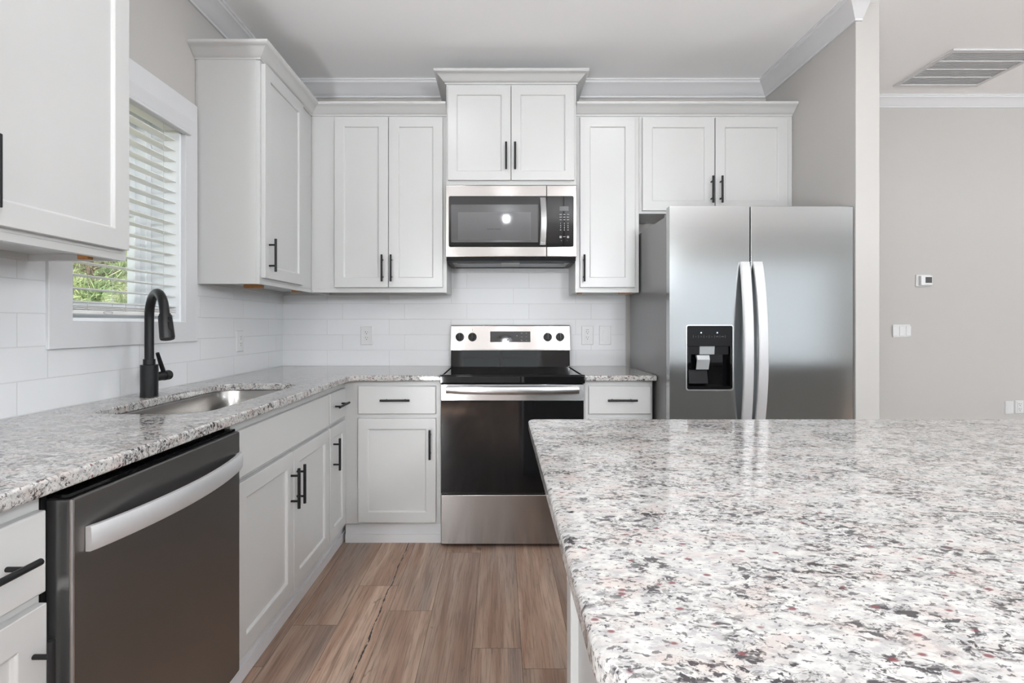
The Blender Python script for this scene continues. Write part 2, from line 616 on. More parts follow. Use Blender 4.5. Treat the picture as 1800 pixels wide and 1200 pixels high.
def front_rings(bm, side, plane, rings):
    """Stack of rectangles (u0,u1,v0,v1,d) joined in order; first and last are filled."""
    R = []
    for (u0, u1, v0, v1, d) in rings:
        R.append([bm.verts.new(P3(side, u, d, v, plane)) for u, v in ((u0, v0), (u1, v0), (u1, v1), (u0, v1))])
    for a, b2 in zip(R, R[1:]):
        for k in range(4):
            j = (k + 1) % 4
            bm.faces.new((a[k], a[j], b2[j], b2[k]))
    bm.faces.new(list(reversed(R[0])))
    bm.faces.new(R[-1])


DOOR_T = 0.020


def shaker(name, side, plane, u0, u1, v0, v1, parent, stile=0.056, rail=0.056):
    bm = B()
    t = DOOR_T
    a = (u0 + stile, u1 - stile, v0 + rail, v1 - rail)
    e = 0.004
    front_rings(bm, side, plane, [(u0, u1, v0, v1, 0.0), (u0, u1, v0, v1, t), (*a, t),
                                  (a[0] + e, a[1] - e, a[2] + e, a[3] - e, t - 0.0035),
                                  (a[0] + e + 0.001, a[1] - e - 0.001, a[2] + e + 0.001, a[3] - e - 0.001, t - 0.0095)])
    return link(name, bm, M['cabinet'], parent, 0.0016)


def slab_front(name, side, plane, u0, u1, v0, v1, parent):
    bm = B()
    front_rings(bm, side, plane, [(u0, u1, v0, v1, 0.0), (u0, u1, v0, v1, DOOR_T - 0.003), (u0 + 0.003, u1 - 0.003, v0 + 0.003, v1 - 0.003, DOOR_T)])
    return link(name, bm, M['cabinet'], parent, 0.001)


def pull(side, plane, u, v, vertical, parent, length=0.158, r=0.006):
    """Black bar pull with two posts, a sub-part of the front it is screwed to."""
    bm = B()
    stand = DOOR_T + 0.032
    h = length / 2
    sp = 0.05
    if vertical:
        cyl(bm, P3(side, u, stand, v - h, plane), P3(side, u, stand, v + h, plane), r, n=16)
        for k in (-sp, sp):
            cyl(bm, P3(side, u, DOOR_T, v + k, plane), P3(side, u, stand, v + k, plane), r * 0.75, n=12)
    else:
        cyl(bm, P3(side, u - h, stand, v, plane), P3(side, u + h, stand, v, plane), r, n=16)
        for k in (-sp, sp):
            cyl(bm, P3(side, u + k, DOOR_T, v, plane), P3(side, u + k, stand, v, plane), r * 0.75, n=12)
    o = link('handle', bm, M['black'], parent, 0.0008)
    o['label'] = 'matte black bar pull'
    return o


CROWN = [(0.0, 0.0), (0.007, 0.0), (0.007, 0.008), (0.012, 0.010), (0.020, 0.016), (0.030, 0.025), (0.042, 0.036), (0.054, 0.044), (0.062, 0.046), (0.066, 0.050), (0.066, 0.062), (0.0, 0.062)]
ROOM_CROWN = [(0.0, 0.0), (0.010, 0.0), (0.012, 0.010), (0.018, 0.014), (0.028, 0.024), (0.042, 0.040), (0.058, 0.055), (0.070, 0.064), (0.078, 0.068), (0.080, 0.080), (0.086, 0.082), (0.086, 0.092), (0.0, 0.092)]

# ------------------------------------------------------------------ the room
LW = -1.433      # left wall face
BW = 3.340       # kitchen back wall face
RW = 1.740       # kitchen face of the partition beside the refrigerator
PT = 1.857       # far face of that partition
PE = 2.495       # its near end
FW = 3.530       # far wall of the neighbouring room
EX = 6.60        # east wall
CZ = 2.760       # ceiling
TH = 0.215       # exterior wall thickness
WIN = (1.683, 2.285, 1.196, 2.110)   # window opening y0,y1,z0,z1

# floor: one mesh of boards with a hairline dark gap underneath
PLW = 0.1795
PLL = 1.22
bm = B()
uvl = bm.loops.layers.uv.new('plank_uv')
uvb = bm.loops.layers.uv.new('board_uv')
colr = bm.loops.layers.color.new('plank')
ends = {-5: 2.0075, -4: 2.31, -3: 2.108, -2: 2.645, -1: 1.864, 0: 1.753}     # board ends seen in the photo, by row
tones = {(-5, 0): 0.40, (-5, 1): 0.55, (-4, 0): 0.80, (-4, 1): 0.70, (-3, 0): 0.62, (-3, 1): 0.66, (-2, 0): 0.30, (-2, -1): 0.32, (-1, 0): 0.45, (-1, -1): 0.72, (-1, 1): 0.5, (0, 0): 0.38, (0, -1): 0.75}
rnd = random.Random(3)
i0 = int(math.floor((LW - 0.0755) / PLW)) - 1
i1 = int(math.ceil((EX - 0.0755) / PLW)) + 1
for i in range(i0, i1):
    x0 = 0.0755 + i * PLW
    x1 = x0 + PLW
    e = ends.get(i, 2.0 + rnd.random() * PLL)
    for k in range(-6, 4):
        y0, y1 = e + (k - 1) * PLL, e + k * PLL
        y0c, y1c = max(y0, REAR - 0.1), min(y1, FW + 0.02)
        x0c, x1c = max(x0, LW - 0.02), min(x1, EX + 0.02)
        if y1c <= y0c or x1c <= x0c:
            continue
        g = 0.0007
        vs = [bm.verts.new(p) for p in ((x0c + g, y0c + g, 0), (x1c - g, y0c + g, 0), (x1c - g, y1c - g, 0), (x0c + g, y1c - g, 0))]
        f = bm.faces.new(vs)
        f.material_index = 0
        tone = tones.get((i, k), rnd.random())
        vein = 1.0 if (i, k) in ((-4, 0), (-4, 1), (-1, -1)) else (1.0 if rnd.random() < 0.12 and (i, k) not in tones else 0.0)
        ou, ov = rnd.random() * 40, rnd.random() * 40
        for lp in f.loops:
            x, y = lp.vert.co.x, lp.vert.co.y
            lp[uvl].uv = (x - x0 + ou, y + ov)
            lp[uvb].uv = ((x - x0) / PLW, (y - y0) / PLL)
            lp[colr] = (tone, vein, rnd.random(), 1)
vs = [bm.verts.new(p) for p in ((LW - 0.02, REAR - 0.1, -0.0015), (EX + 0.02, REAR - 0.1, -0.0015), (EX + 0.02, FW + 0.02, -0.0015), (LW - 0.02, FW + 0.02, -0.0015))]
f = bm.faces.new(vs)
f.material_index = 1
n_before = len(bm.faces)
box(bm, LW - TH, EX + 0.1, REAR - 0.1, FW + 0.1, -0.12, -0.004)
for f in bm.faces[:] if False else list(bm.faces)[n_before:]:
    f.material_index = 1
me = bpy.data.meshes.new('floor')
bm.to_mesh(me)
bm.free()
me.materials.append(M['plank'])
me.materials.append(M['gap'])
fl = bpy.data.objects.new('floor', me)
COL.objects.link(fl)
fl['kind'] = 'structure'

bm = B()
box(bm, LW - TH, EX + 0.1, REAR - 0.1, FW + 0.1, CZ, CZ + 0.15)
structure('ceiling', bm, M['ceiling'])

bm = B()   # left wall with the window opening
box(bm, LW - TH, LW, REAR - 0.1, WIN[0], 0, CZ)
box(bm, LW - TH, LW, WIN[1], BW + 0.12, 0, CZ)
box(bm, LW - TH, LW, WIN[0], WIN[1], 0, WIN[2])
box(bm, LW - TH, LW, WIN[0], WIN[1], WIN[3], CZ)
structure('wall_left', bm, M['wall'])
bm = B()
box(bm, LW, PT, BW, BW + 0.12, 0, CZ)
structure('wall_back', bm, M['wall'])
bm = B()
box(bm, RW, PT, PE, BW, 0, CZ)
structure('wall_partition', bm, M['wall'], bevel=0.002)
bm = B()
box(bm, PT, EX, FW, FW + 0.1, 0, CZ)
box(bm, PT - 0.02, PT, BW + 0.12, FW + 0.1, 0, CZ)
structure('wall_far', bm, M['wall'])
bm = B()
box(bm, EX, EX + 0.1, REAR - 0.1, FW + 0.1, 0, CZ)
structure('wall_right', bm, M['wall'])
bm = B()   # rear wall behind the camera with patio doors and a window
for (x0, x1, z0, z1) in ((LW, -0.85, 0, CZ), (-0.85, 0.85, 0, 0.95), (-0.85, 0.85, 2.09, CZ), (0.85, 2.65, 0, CZ), (2.65, 5.95, 2.29, CZ), (2.65, 5.95, 0, 0.09), (5.95, EX, 0, CZ)):
    box(bm, x0, x1, REAR - 0.1, REAR, z0, z1)
structure('wall_rear', bm, M['wall'])
bm = B()
for x in (-0.85, -0.03, 0.79):
    box(bm, x, x + 0.06, REAR - 0.09, REAR - 0.02, 0.95, 2.09)
for z in (0.95, 1.50, 2.03):
    box(bm, -0.85, 0.85, REAR - 0.085, REAR - 0.025, z, z + 0.06)
structure('window_2', bm, M['vinyl'])
bm = B()
for x in (2.65, 3.71, 4.80, 5.87):
    box(bm, x, x + 0.08, REAR - 0.09, REAR - 0.02, 0.09, 2.29)
for z in (0.09, 2.21):
    box(bm, 2.65, 5.95, REAR - 0.085, REAR - 0.025, z, z + 0.08)
structure('door_1', bm, M['vinyl'])

# crown mouldings of the room
bm = B()
sweep(bm, [(LW, REAR), (LW, BW), (RW, BW), (RW, PE), (RW + 0.028, PE)], ROOM_CROWN, CZ - 0.092)
structure('trim_1', bm, M['trim'])
bm = B()
sweep(bm, [(PT, FW), (EX, FW)], [(o * 0.6, u * 0.80) for o, u in ROOM_CROWN], CZ - 0.0736)
structure('trim_2', bm, M['trim'])
bm = B()
box(bm, PT, EX, FW - 0.015, FW, 0, 0.13)
structure('baseboard_far', bm, M['trim'], bevel=0.004)
bm = B()
box(bm, RW - 0.0, PT + 0.014, PE - 0.014, PE, 0, 0.13)
structure('baseboard_partition', bm, M['trim'], bevel=0.004)

# ------------------------------------------------------------------ the window over the sink
w = bpy.data.objects.new('window_1', None)
w.location = (LW, (WIN[0] + WIN[1]) / 2, WIN[2])
COL.objects.link(w)
w['kind'] = 'structure'
CW = 0.09
bm = B()
y0, y1, z0, z1 = WIN
front_rings(bm, 'left', LW, [(y0 - CW, y1 + CW, z0 - CW, z1 + CW, 0.0), (y0 - CW, y1 + CW, z0 - CW, z1 + CW, 0.020), (y0, y1, z0, z1, 0.020), (y0, y1, z0, z1, 0.0)])
# open the middle
for f in [f for f in bm.faces if len(f.verts) == 4 and abs(f.normal.x) > 0.9 or False]:
    pass
bm.faces.ensure_lookup_table()
bm.faces.remove(bm.faces[-1])
bm.faces.ensure_lookup_table()
bm.faces.remove(bm.faces[-1])
link('casing', bm, M['trim'], w, 0.002)
bm = B()
d0, d1 = LW - TH + 0.01, LW
t = 0.012
box(bm, d0, d1, y0, y0 + t, z0, z1)
box(bm, d0, d1, y1 - t, y1, z0, z1)
box(bm, d0, d1, y0 + t, y1 - t, z0, z0 + t)
box(bm, d0, d1, y0 + t, y1 - t, z1 - t, z1)
link('jamb', bm, M['vinyl'], w, 0.001)
bm = B()
fx0, fx1 = LW - TH + 0.005, LW - 0.125
a0, a1, c0, c1 = y0 + t, y1 - t, z0 + t, z1 - t
fw = 0.035
box(bm, fx0, fx1, a0, a0 + fw, c0, c1)
box(bm, fx0, fx1, a1 - fw, a1, c0, c1)
box(bm, fx0, fx1, a0 + fw, a1 - fw, c0, c0 + 0.03)
box(bm, fx0, fx1, a0 + fw, a1 - fw, c1 - fw, c1)
link('frame', bm, M['vinyl'], w, 0.003)
b0, b1 = a0 + fw, a1 - fw
sx0, sx1 = LW - 0.185, LW - 0.150
zm = (c0 + c1) / 2 + 0.01
sw = 0.034
for (p0, p1, dx) in ((c0 + 0.03, zm + 0.02, 0.0), (zm - 0.02, c1 - fw, -0.022)):
    bm = B()
    box(bm, sx0 + dx, sx1 + dx, b0, b0 + sw, p0, p1)
    box(bm, sx0 + dx, sx1 + dx, b1 - sw, b1, p0, p1)
    box(bm, sx0 + dx, sx1 + dx, b0 + sw, b1 - sw, p0, p0 + sw)
    box(bm, sx0 + dx, sx1 + dx, b0 + sw, b1 - sw, p1 - sw, p1)
    s = link('sash', bm, M['vinyl'], w, 0.003)
    bm = B()
    box(bm, sx0 + dx + 0.012, sx0 + dx + 0.018, b0 + sw - 0.004, b1 - sw + 0.004, p0 + sw - 0.004, p1 - sw + 0.004)
    link('pane', bm, M['window_glass'], s, smooth=False)

# horizontal blind
bl = thing('window_blind', 'white horizontal slat blind hanging open in the window over the sink', 'blind', (LW - 0.035, (y0 + y1) / 2, WIN[2]))
bm = B()
pr = [(0.0, 2.036), (0.020, 2.036), (0.026, 2.040), (0.026, 2.046), (0.018, 2.052), (0.022, 2.060), (0.022, 2.074), (0.030, 2.098), (0.030, 2.110), (0.0, 2.110)]
prism(bm, [(LW + 0.010 + p[0], p[1]) for p in pr], 'Y', y0 - 0.008, y1 + 0.018)
box(bm, LW - 0.012, LW + 0.012, y0 + 0.020, y1 - 0.020, 2.045, 2.085)
link('valance', bm, M['trim'], bl, 0.001)
bm = B()
box(bm, LW - 0.065, LW - 0.014, y0 + 0.018, y1 - 0.018, 2.048, 2.092)
link('headrail', bm, M['slat'], bl)
bm = B()
zs = 1.262
SLX0, SLX1 = LW - 0.064, LW - 0.014
while zs < 2.04:
    prism(bm, [(SLX0, zs), (SLX0 + 0.012, zs + 0.0025), ((SLX0 + SLX1) / 2, zs + 0.0035), (SLX1 - 0.012, zs + 0.0025), (SLX1, zs),
               (SLX1, zs + 0.0028), (SLX1 - 0.012, zs + 0.0053), ((SLX0 + SLX1) / 2, zs + 0.0063), (SLX0 + 0.012, zs + 0.0053), (SLX0, zs + 0.0028)], 'Y', y0 + 0.015, y1 - 0.015)
    zs += 0.0462
for k in range(3):
    zz = 1.2385 + k * 0.0052
    box(bm, SLX0, SLX1, y0 + 0.015, y1 - 0.015, zz, zz + 0.0032)
link('slats', bm, M['slat'], bl)
bm = B()
box(bm, SLX0 + 0.002, SLX1 + 0.002, y0 + 0.024, y1 - 0.024, 1.220, 1.236)
link('bottom_rail', bm, M['slat'], bl, 0.004)
bm = B()
for yy in (y0 + 0.10, (y0 + y1) / 2 - 0.02, y1 - 0.10):
    for xx in (SLX0 - 0.001, SLX1 + 0.001):
        cyl(bm, (xx, yy, 1.222), (xx, yy, 2.05), 0.0007, n=6)
link('ladder_cord', bm, M['cord'], bl)
bm = B()
pts = [(SLX1 + 0.004, y0 + 0.19 + 0.022 * math.cos(t2), 1.228 + 0.005 * math.sin(t2)) for t2 in [2 * math.pi * q / 16 for q in range(17)]]
tube(bm, pts, 0.0016, 8)
link('cord_loop', bm, M['plate'], bl)

# ------------------------------------------------------------------ backsplash
bm = B()
box(bm, LW + 0.009, 0.812, BW - 0.009, BW, 0.908, 1.62)
tag(link('backsplash', bm, M['tile_back']), 'glossy white subway tile behind the range', 'backsplash')
bm = B()
box(bm, LW, LW + 0.009, -0.30, y0 - 0.03, 0.908, 1.40)
box(bm, LW, LW + 0.009, y1 + 0.03, BW, 0.908, 1.40)
box(bm, LW, LW + 0.009, y0 - 0.03, y1 + 0.03, 0.908, z0 - 0.03)
tag(link('backsplash', bm, M['tile_left']), 'glossy white subway tile on the wall behind the faucet', 'backsplash')
bm = B()
box(bm, 0.812, 0.818, BW - 0.011, BW, 0.908, 1.38)
structure('trim_3', bm, M['trim'])

# ------------------------------------------------------------------ wall cabinets
UZ0, UZ1 = 1.375, 2.440
UD = 0.303
GRP_U = 'white shaker wall cabinets'
GRP_B = 'white shaker base cabinets'


def wall_box(side, plane_wall, u0, u1, v0, v1, depth, parent, lip=0.020):
    """Carcass with a recessed underside: sides, face frame and hanging rail come down past the bottom."""
    def bx(bm, ua, ub, da, db, va, vb):
        p, q = P3(side, ua, da, va, plane_wall), P3(side, ub, db, vb, plane_wall)
        box(bm, p[0], q[0], p[1], q[1], p[2], q[2])
    bm = B()
    bx(bm, u0, u1, 0.001, depth, v0 + lip, v1)
    bx(bm, u0, u0 + 0.016, 0.001, depth, v0, v0 + lip)
    bx(bm, u1 - 0.016, u1, 0.001, depth, v0, v0 + lip)
    bx(bm, u0 + 0.016, u1 - 0.016, depth - 0.019, depth, v0, v0 + lip)
    bx(bm, u0 + 0.016, u1 - 0.016, 0.010, 0.026, v0, v0 + lip)
    return link('carcass', bm, M['cabinet'], parent, 0.001)


def blocks(parent, lst):
    for (x0, x1, ya, yb, za, zb) in lst:
        bm = B()
        box(bm, x0, x1, ya, yb, za, zb)
        o = link('glue_block', bm, M['wood_block'], parent)
        o['label'] = 'raw orange wood block under the cabinet'


FX = LW + UD          # face of left wall cabinets
FY = BW - UD          # face of back wall cabinets

# nearest, left of the window
c = thing('wall_cabinet', 'white shaker wall cabinet left of the window, nearest the camera', 'cabinet', (LW, 1.05, UZ0), GRP_U)
wall_box('left', LW, 0.55, 1.535, UZ0, UZ1, UD, c)
d = shaker('door', 'left', FX, 1.055, 1.523, 1.405, 2.415, c)
pull('left', FX, 1.094, 1.516, True, d)
d = shaker('door', 'left', FX, 0.575, 1.045, 1.405, 2.415, c)
pull('left', FX, 1.006, 1.516, True, d)
bm = B()
sweep(bm, [(LW, 0.55), (FX, 0.55), (FX, 1.535), (LW, 1.535)][::-1], CROWN, 2.425)
bm2 = link('crown_moulding', bm, M['cabinet'], c)
blocks(c, [(FX - 0.115, FX - 0.085, 1.497, 1.517, UZ0 + 0.002, UZ0 + 0.02)])

# between the window and the corner
LY0 = 2.388
c = thing('wall_cabinet', 'white shaker wall cabinet right of the window with its side panel facing out', 'cabinet', (LW, 2.86, UZ0), GRP_U)
wall_box('left', LW, LY0, BW - 0.002, UZ0, UZ1, UD, c)
bm = B()   # framed end panel
box(bm, LW + 0.012, FX - 0.016, LY0 - 0.004, LY0, UZ0, UZ1 - 0.012)
link('side_panel', bm, M['cabinet'], c, 0.001)
d = shaker('door', 'left', FX, 2.402, 2.868, 1.405, 2.415, c)
pull('left', FX, 2.441, 1.516, True, d)
bm = B()
sweep(bm, [(LW + 0.001, LY0), (FX, LY0), (FX, FY)], [(o, u) for o, u in CROWN], 2.425)
link('crown_moulding', bm, M['cabinet'], c)
blocks(c, [(-1.312, -1.222, 2.60, 2.63, 1.371, 1.395), (-1.20, -1.15, 2.92, 2.95, 1.371, 1.395)])

# back wall, between the corner and the microwave
c = thing('wall_cabinet', 'white two-door wall cabinet in the corner left of the microwave', 'cabinet', (-0.72, BW, UZ0), GRP_U)
wall_box('back', BW, FX + 0.001, -0.3215, UZ0, UZ1, UD, c)
d = shaker('door', 'back', FY, -0.985, -0.667, 1.405, 2.415, c)
pull('back', FY, -0.698, 1.516, True, d)
d = shaker('door', 'back', FY, -0.663, -0.344, 1.405, 2.415, c)
pull('back', FY, -0.645, 1.516, True, d)
bm = B()
sweep(bm, [(FX, FY), (-0.3215, FY)], CROWN, 2.425)
link('crown_moulding', bm, M['cabinet'], c)

# above the microwave
MZ0, MZ1, MD = 2.003, 2.612, 0.350
c = thing('wall_cabinet', 'white two-door cabinet standing taller above the microwave', 'cabinet', (0.0625, BW, MZ0), GRP_U)
MY = BW - MD
bm = B()
box(bm, -0.319, 0.444, MY, BW - 0.001, MZ0, MZ1)
link('carcass', bm, M['cabinet'], c, 0.001)
d = shaker('door', 'back', MY, -0.309, 0.0585, 2.027, 2.580, c, 0.052, 0.052)
pull('back', MY, 0.0315, 2.160, True, d)
d = shaker('door', 'back', MY, 0.0625, 0.430, 2.027, 2.580, c, 0.052, 0.052)
pull('back', MY, 0.0835, 2.160, True, d)
bm = B()
sweep(bm, [(-0.319, BW - 0.001), (-0.319, MY), (0.444, MY), (0.444, BW - 0.001)], [(o, u * 1.05) for o, u in CROWN], 2.592)
link('crown_moulding', bm, M['cabinet'], c)

# narrow, right of the microwave
c = thing('wall_cabinet', 'narrow one-door wall cabinet between the microwave and the refrigerator', 'cabinet', (0.635, BW, UZ0), GRP_U)
wall_box('back', BW, 0.4455, 0.8245, UZ0, UZ1, UD, c)
d = shaker('door', 'back', FY, 0.472, 0.798, 1.405, 2.415, c)
pull('back', FY, 0.492, 1.516, True, d)
bm = B()
sweep(bm, [(0.4455, FY), (0.8250, FY)], CROWN, 2.425)
link('crown_moulding', bm, M['cabinet'], c)
blocks(c, [(0.463, 0.492, FY + 0.04, FY + 0.06, 1.369, 1.395), (0.715, 0.79, FY + 0.04, FY + 0.06, 1.369, 1.395)])

# over the refrigerator
c = thing('wall_cabinet', 'short two-door wall cabinet over the refrigerator', 'cabinet', (1.28, BW, 1.845), GRP_U)
bm = B()
box(bm, 0.8255, RW - 0.002, FY, BW - 0.001, 1.845, UZ1)
link('carcass', bm, M['cabinet'], c, 0.001)
d = shaker('door', 'back', FY, 0.842, 1.268, 1.860, 2.412, c)
pull('back', FY, 1.247, 1.978, True, d)
d = shaker('door', 'back', FY, 1.274, 1.702, 1.860, 2.412, c)
pull('back', FY, 1.301, 1.978, True, d)
bm = B()
sweep(bm, [(0.8250, FY), (RW - 0.0015, FY)], CROWN, 2.425)
link('crown_moulding', bm, M['cabinet'], c)

# ------------------------------------------------------------------ base cabinets
BD = 0.588
BX = LW + BD          # face frame, left run
BY = BW - BD          # face frame, back run
CT0, CT1 = 0.884, 0.914
TK = 0.108            # toe kick height


def base_box(side, plane_wall, u0, u1, parent, depth=BD, z1=CT0 - 0.002, cut=None):
    def bx(bm, ua, ub, da, db, va, vb):
        p, q = P3(side, ua, da, va, plane_wall), P3(side, ub, db, vb, plane_wall)
        box(bm, p[0], q[0], p[1], q[1], p[2], q[2])
    bm = B()
    if cut:
        # open box so that the sink bowl has room: floor, back and ends, face frame
        bx(bm, u0, u1, 0.012, depth, TK, TK + 0.018)
        bx(bm, u0, u1, 0.012, 0.026, TK + 0.018, z1)
        bx(bm, u0, u0 + 0.016, 0.026, depth, TK + 0.018, 0.66)
        bx(bm, u1 - 0.016, u1, 0.026, depth, TK + 0.018, z1)
        bx(bm, u0 + 0.016, u1 - 0.016, depth - 0.019, depth, TK + 0.018, z1)
    else:
        bx(bm, u0, u1, 0.012, depth, TK, z1)
    link('carcass', bm, M['cabinet'], parent, 0.001)
    bm = B()
    bx(bm, u0, u1, 0.10, depth - 0.022, 0.0, TK)
    bx(bm, u0, u1, depth - 0.022, depth - 0.013, 0.0, 0.045)
    link('toe_kick', bm, M['trim'], parent, 0.0)


DZ0, DZ1 = 0.700, 0.848   # drawer fronts
PZ0, PZ1 = 0.122, 0.680   # doors

c = thing('base_cabinet', 'white base cabinet left of the dishwasher at the lower left edge', 'cabinet', (LW, 0.65, 0), GRP_B)
base_box('left', LW, -0.22, 0.932, c)
dr = slab_front('drawer', 'left', BX, 0.33, 0.926, DZ0, DZ1, c)
pull('left', BX, 0.800, 0.776, False, dr)
d = shaker('door', 'left', BX, 0.33, 0.926, PZ0, PZ1, c)
pull('left', BX, 0.899, 0.548, True, d)

dr = slab_front('drawer', 'left', BX, -0.19, 0.322, DZ0, DZ1, c)
pull('left', BX, 0.066, 0.776, False, dr)
d = shaker('door', 'left', BX, -0.19, 0.322, PZ0, PZ1, c)
pull('left', BX, -0.16, 0.548, True, d)

c = thing('base_cabinet', 'white sink base with a plain false front above two doors', 'cabinet', (LW, 2.035, 0), GRP_B)
base_box('left', LW, 1.575, 2.4615, c, cut=True)
slab_front('false_front', 'left', BX, 1.597, 2.452, DZ0 - 0.004, DZ1, c)
d = shaker('door', 'left', BX, 1.597, 2.031, PZ0, PZ1, c)
pull('left', BX, 2.003, 0.540, True, d)
d = shaker('door', 'left', BX, 2.035, 2.452, PZ0, PZ1, c)
pull('left', BX, 2.062, 0.540, True, d)

c = thing('base_cabinet', 'narrow white base cabinet squeezed in beside the inner corner', 'cabinet', (LW, 2.6, 0), GRP_B)
base_box('left', LW, 2.4625, BW - 0.012, c)
dr = slab_front('drawer', 'left', BX, 2.472, 2.712, DZ0, DZ1, c)
pull('left', BX, 2.590, 0.776, False, dr)
d = shaker('door', 'left', BX, 2.472, 2.712, PZ0, PZ1, c, 0.050)
pull('left', BX, 2.512, 0.544, True, d)

c = thing('base_cabinet', 'white base cabinet with one drawer and one door left of the range', 'cabinet', (-0.58, BW, 0), GRP_B)
base_box('back', BW, BX + 0.001, -0.3235, c)
dr = slab_front('drawer', 'back', BY, -0.766, -0.348, DZ0 + 0.004, DZ1 + 0.006, c)
pull('back', BY, -0.562, 0.781, False, dr)
d = shaker('door', 'back', BY, -0.766, -0.348, PZ0, PZ1, c, 0.052)
pull('back', BY, -0.377, 0.546, True, d)

c = thing('base_cabinet', 'white base cabinet squeezed between the range and the refrigerator', 'cabinet', (0.635, BW, 0), GRP_B)
base_box('back', BW, 0.4485, 0.820, c)
dr = slab_front('drawer', 'back', BY, 0.474, 0.808, DZ0 + 0.004, DZ1 + 0.006, c)
pull('back', BY, 0.648, 0.781, False, dr)
d = shaker('door', 'back', BY, 0.474, 0.808, PZ0, PZ1, c, 0.052)
pull('back', BY, 0.500, 0.546, True, d)

# ------------------------------------------------------------------ countertops
EXL = LW + 0.638      # left run front edge
EYB = BW - 0.638      # back run front edge
SK = (-1.270, -0.912, 1.545, 2.332)
ch = 0.022
outer = [(LW + 0.010, -0.25), (EXL, -0.25), (EXL, EYB - ch * 2.2), (EXL + ch * 0.35, EYB - ch * 0.9), (EXL + ch * 1.1, EYB - ch * 0.2), (EXL + ch * 2.2, EYB), (-0.3225, EYB), (-0.3225, BW - 0.010), (LW + 0.010, BW - 0.010)]
hole = list(reversed(rrect(*SK, 0.085, 8)))
o = curve_slab('countertop', [outer, hole], CT0, CT1, M['granite'])
tag(o, 'L-shaped speckled granite countertop along the sink wall, turning the corner', 'countertop')
o = curve_slab('countertop', [[(0.4475, EYB), (0.828, EYB), (0.828, BW - 0.010), (0.4475, BW - 0.010)]], CT0, CT1, M['granite'])
tag(o, 'small piece of speckled granite countertop right of the range', 'countertop')

# island
IX0, IX1, IY0, IY1 = 0.078, 2.75, 0.362, 1.461
isl = thing('kitchen_island', 'white panelled island base under the large granite slab', 'island', (1.3, 0.9, 0))
bm = B()
KX0, KX1, KY0, KY1 = 0.180, 2.50, 0.46, 1.385
box(bm, KX0 + 0.02, KX1 - 0.02, KY0 + 0.02, KY1 - 0.02, 0.0, CT0 - 0.002)
link('carcass', bm, M['cabinet'], isl)
for (x, y) in ((KX0, KY1 - 0.075), (KX0, KY0), (KX1 - 0.075, KY1 - 0.075), (KX1 - 0.075, KY0)):
    bm = B()
    box(bm, x, x + 0.075, y, y + 0.075, 0.0, CT0 - 0.002)
    link('corner_post', bm, M['cabinet'], isl, 0.003)
for (p0, p1, q0, q1, v0, v1) in ((KX0 + 0.006, KX0 + 0.02, KY0 + 0.075, KY1 - 0.075, 0.0, 0.13), (KX0 + 0.006, KX0 + 0.02, KY0 + 0.075, KY1 - 0.075, 0.78, CT0 - 0.002), (KX0 + 0.075, KX1 - 0.075, KY1 - 0.02, KY1 - 0.006, 0.0, 0.13)):
    bm = B()
    box(bm, p0, p1, q0, q1, v0, v1)
    link('rail', bm, M['cabinet'], isl, 0.002)
o = curve_slab('countertop', [rrect(IX0, IX1, IY0, IY1, (0.075, 0.075, 0.022, 0.022), 8)], CT0, CT1, M['granite'], edge=0.007)
tag(o, 'big speckled granite island slab with a rounded corner in the foreground', 'countertop')

# ------------------------------------------------------------------ sink
s = thing('kitchen_sink', 'undermount stainless steel sink bowl set in the granite below the faucet', 'sink', ((SK[0] + SK[1]) / 2, (SK[2] + SK[3]) / 2, 0.68))
bm = B()
rings = []
for (ins, z, r) in ((-0.014, CT0 - 0.0005, 0.095), (-0.004, CT0 - 0.0005, 0.088), (-0.002, CT0 - 0.006, 0.086), (0.004, 0.76, 0.082), (0.010, 0.70, 0.078), (0.030, 0.682, 0.06), (0.12, 0.676, 0.03)):
    pts = rrect(SK[0] + ins, SK[1] - ins, SK[2] + ins, SK[3] - ins, r, 8)
    rings.append([bm.verts.new((p[0], p[1], z)) for p in pts])
for a, b2 in zip(rings, rings[1:]):
    n = len(a)
    for k in range(n):
        j = (k + 1) % n
        bm.faces.new((a[k], a[j], b2[j], b2[k]))
bm.faces.new(rings[-1])
link('bowl', bm, M['steel_sink'], s)
bm = B()
cx, cy = s.location.x, s.location.y
cyl(bm, (cx, cy, 0.6765), (cx, cy, 0.679), 0.045, n=28)
cyl(bm, (cx, cy, 0.679), (cx, cy, 0.684), 0.030, 0.026, n=24)
link('drain', bm, M['steel_edge'], s, 0.001)

# ------------------------------------------------------------------ faucet
fx, fy = -1.318, 1.910
fc = thing('kitchen_faucet', 'matte black gooseneck pull-down faucet behind the sink', 'faucet', (fx, fy, CT1))
bm = B()
cyl(bm, (fx, fy, CT1), (fx, fy, CT1 + 0.004), 0.030, n=32)
cyl(bm, (fx, fy, CT1 + 0.004), (fx, fy, 1.034), 0.029, n=32)
cyl(bm, (fx, fy, 1.034), (fx, fy, 1.055), 0.020, n=32)
link('body', bm, M['faucet'], fc, 0.001)
ddir = Vector((0.755, -0.655, 0)).normalized()
R = 0.090
top = 1.210
pts = [Vector((fx, fy, 1.052)), Vector((fx, fy, 1.12)), Vector((fx, fy, 1.17))]
c0v = Vector((fx, fy, top)) + ddir * R
for k in range(0, 15):
    t2 = math.pi - math.radians(168) * k / 14
    pts.append(c0v + ddir * (R * math.cos(t2)) + Vector((0, 0, R * math.sin(t2))))
endp = pts[-1]
tang = (pts[-1] - pts[-2]).normalized()
pts.append(endp + tang * 0.008)
bm = B()
tube(bm, pts, 0.0155, 24)
link('spout', bm, M['faucet'], fc)
hp = endp + tang * 0.008
bm = B()
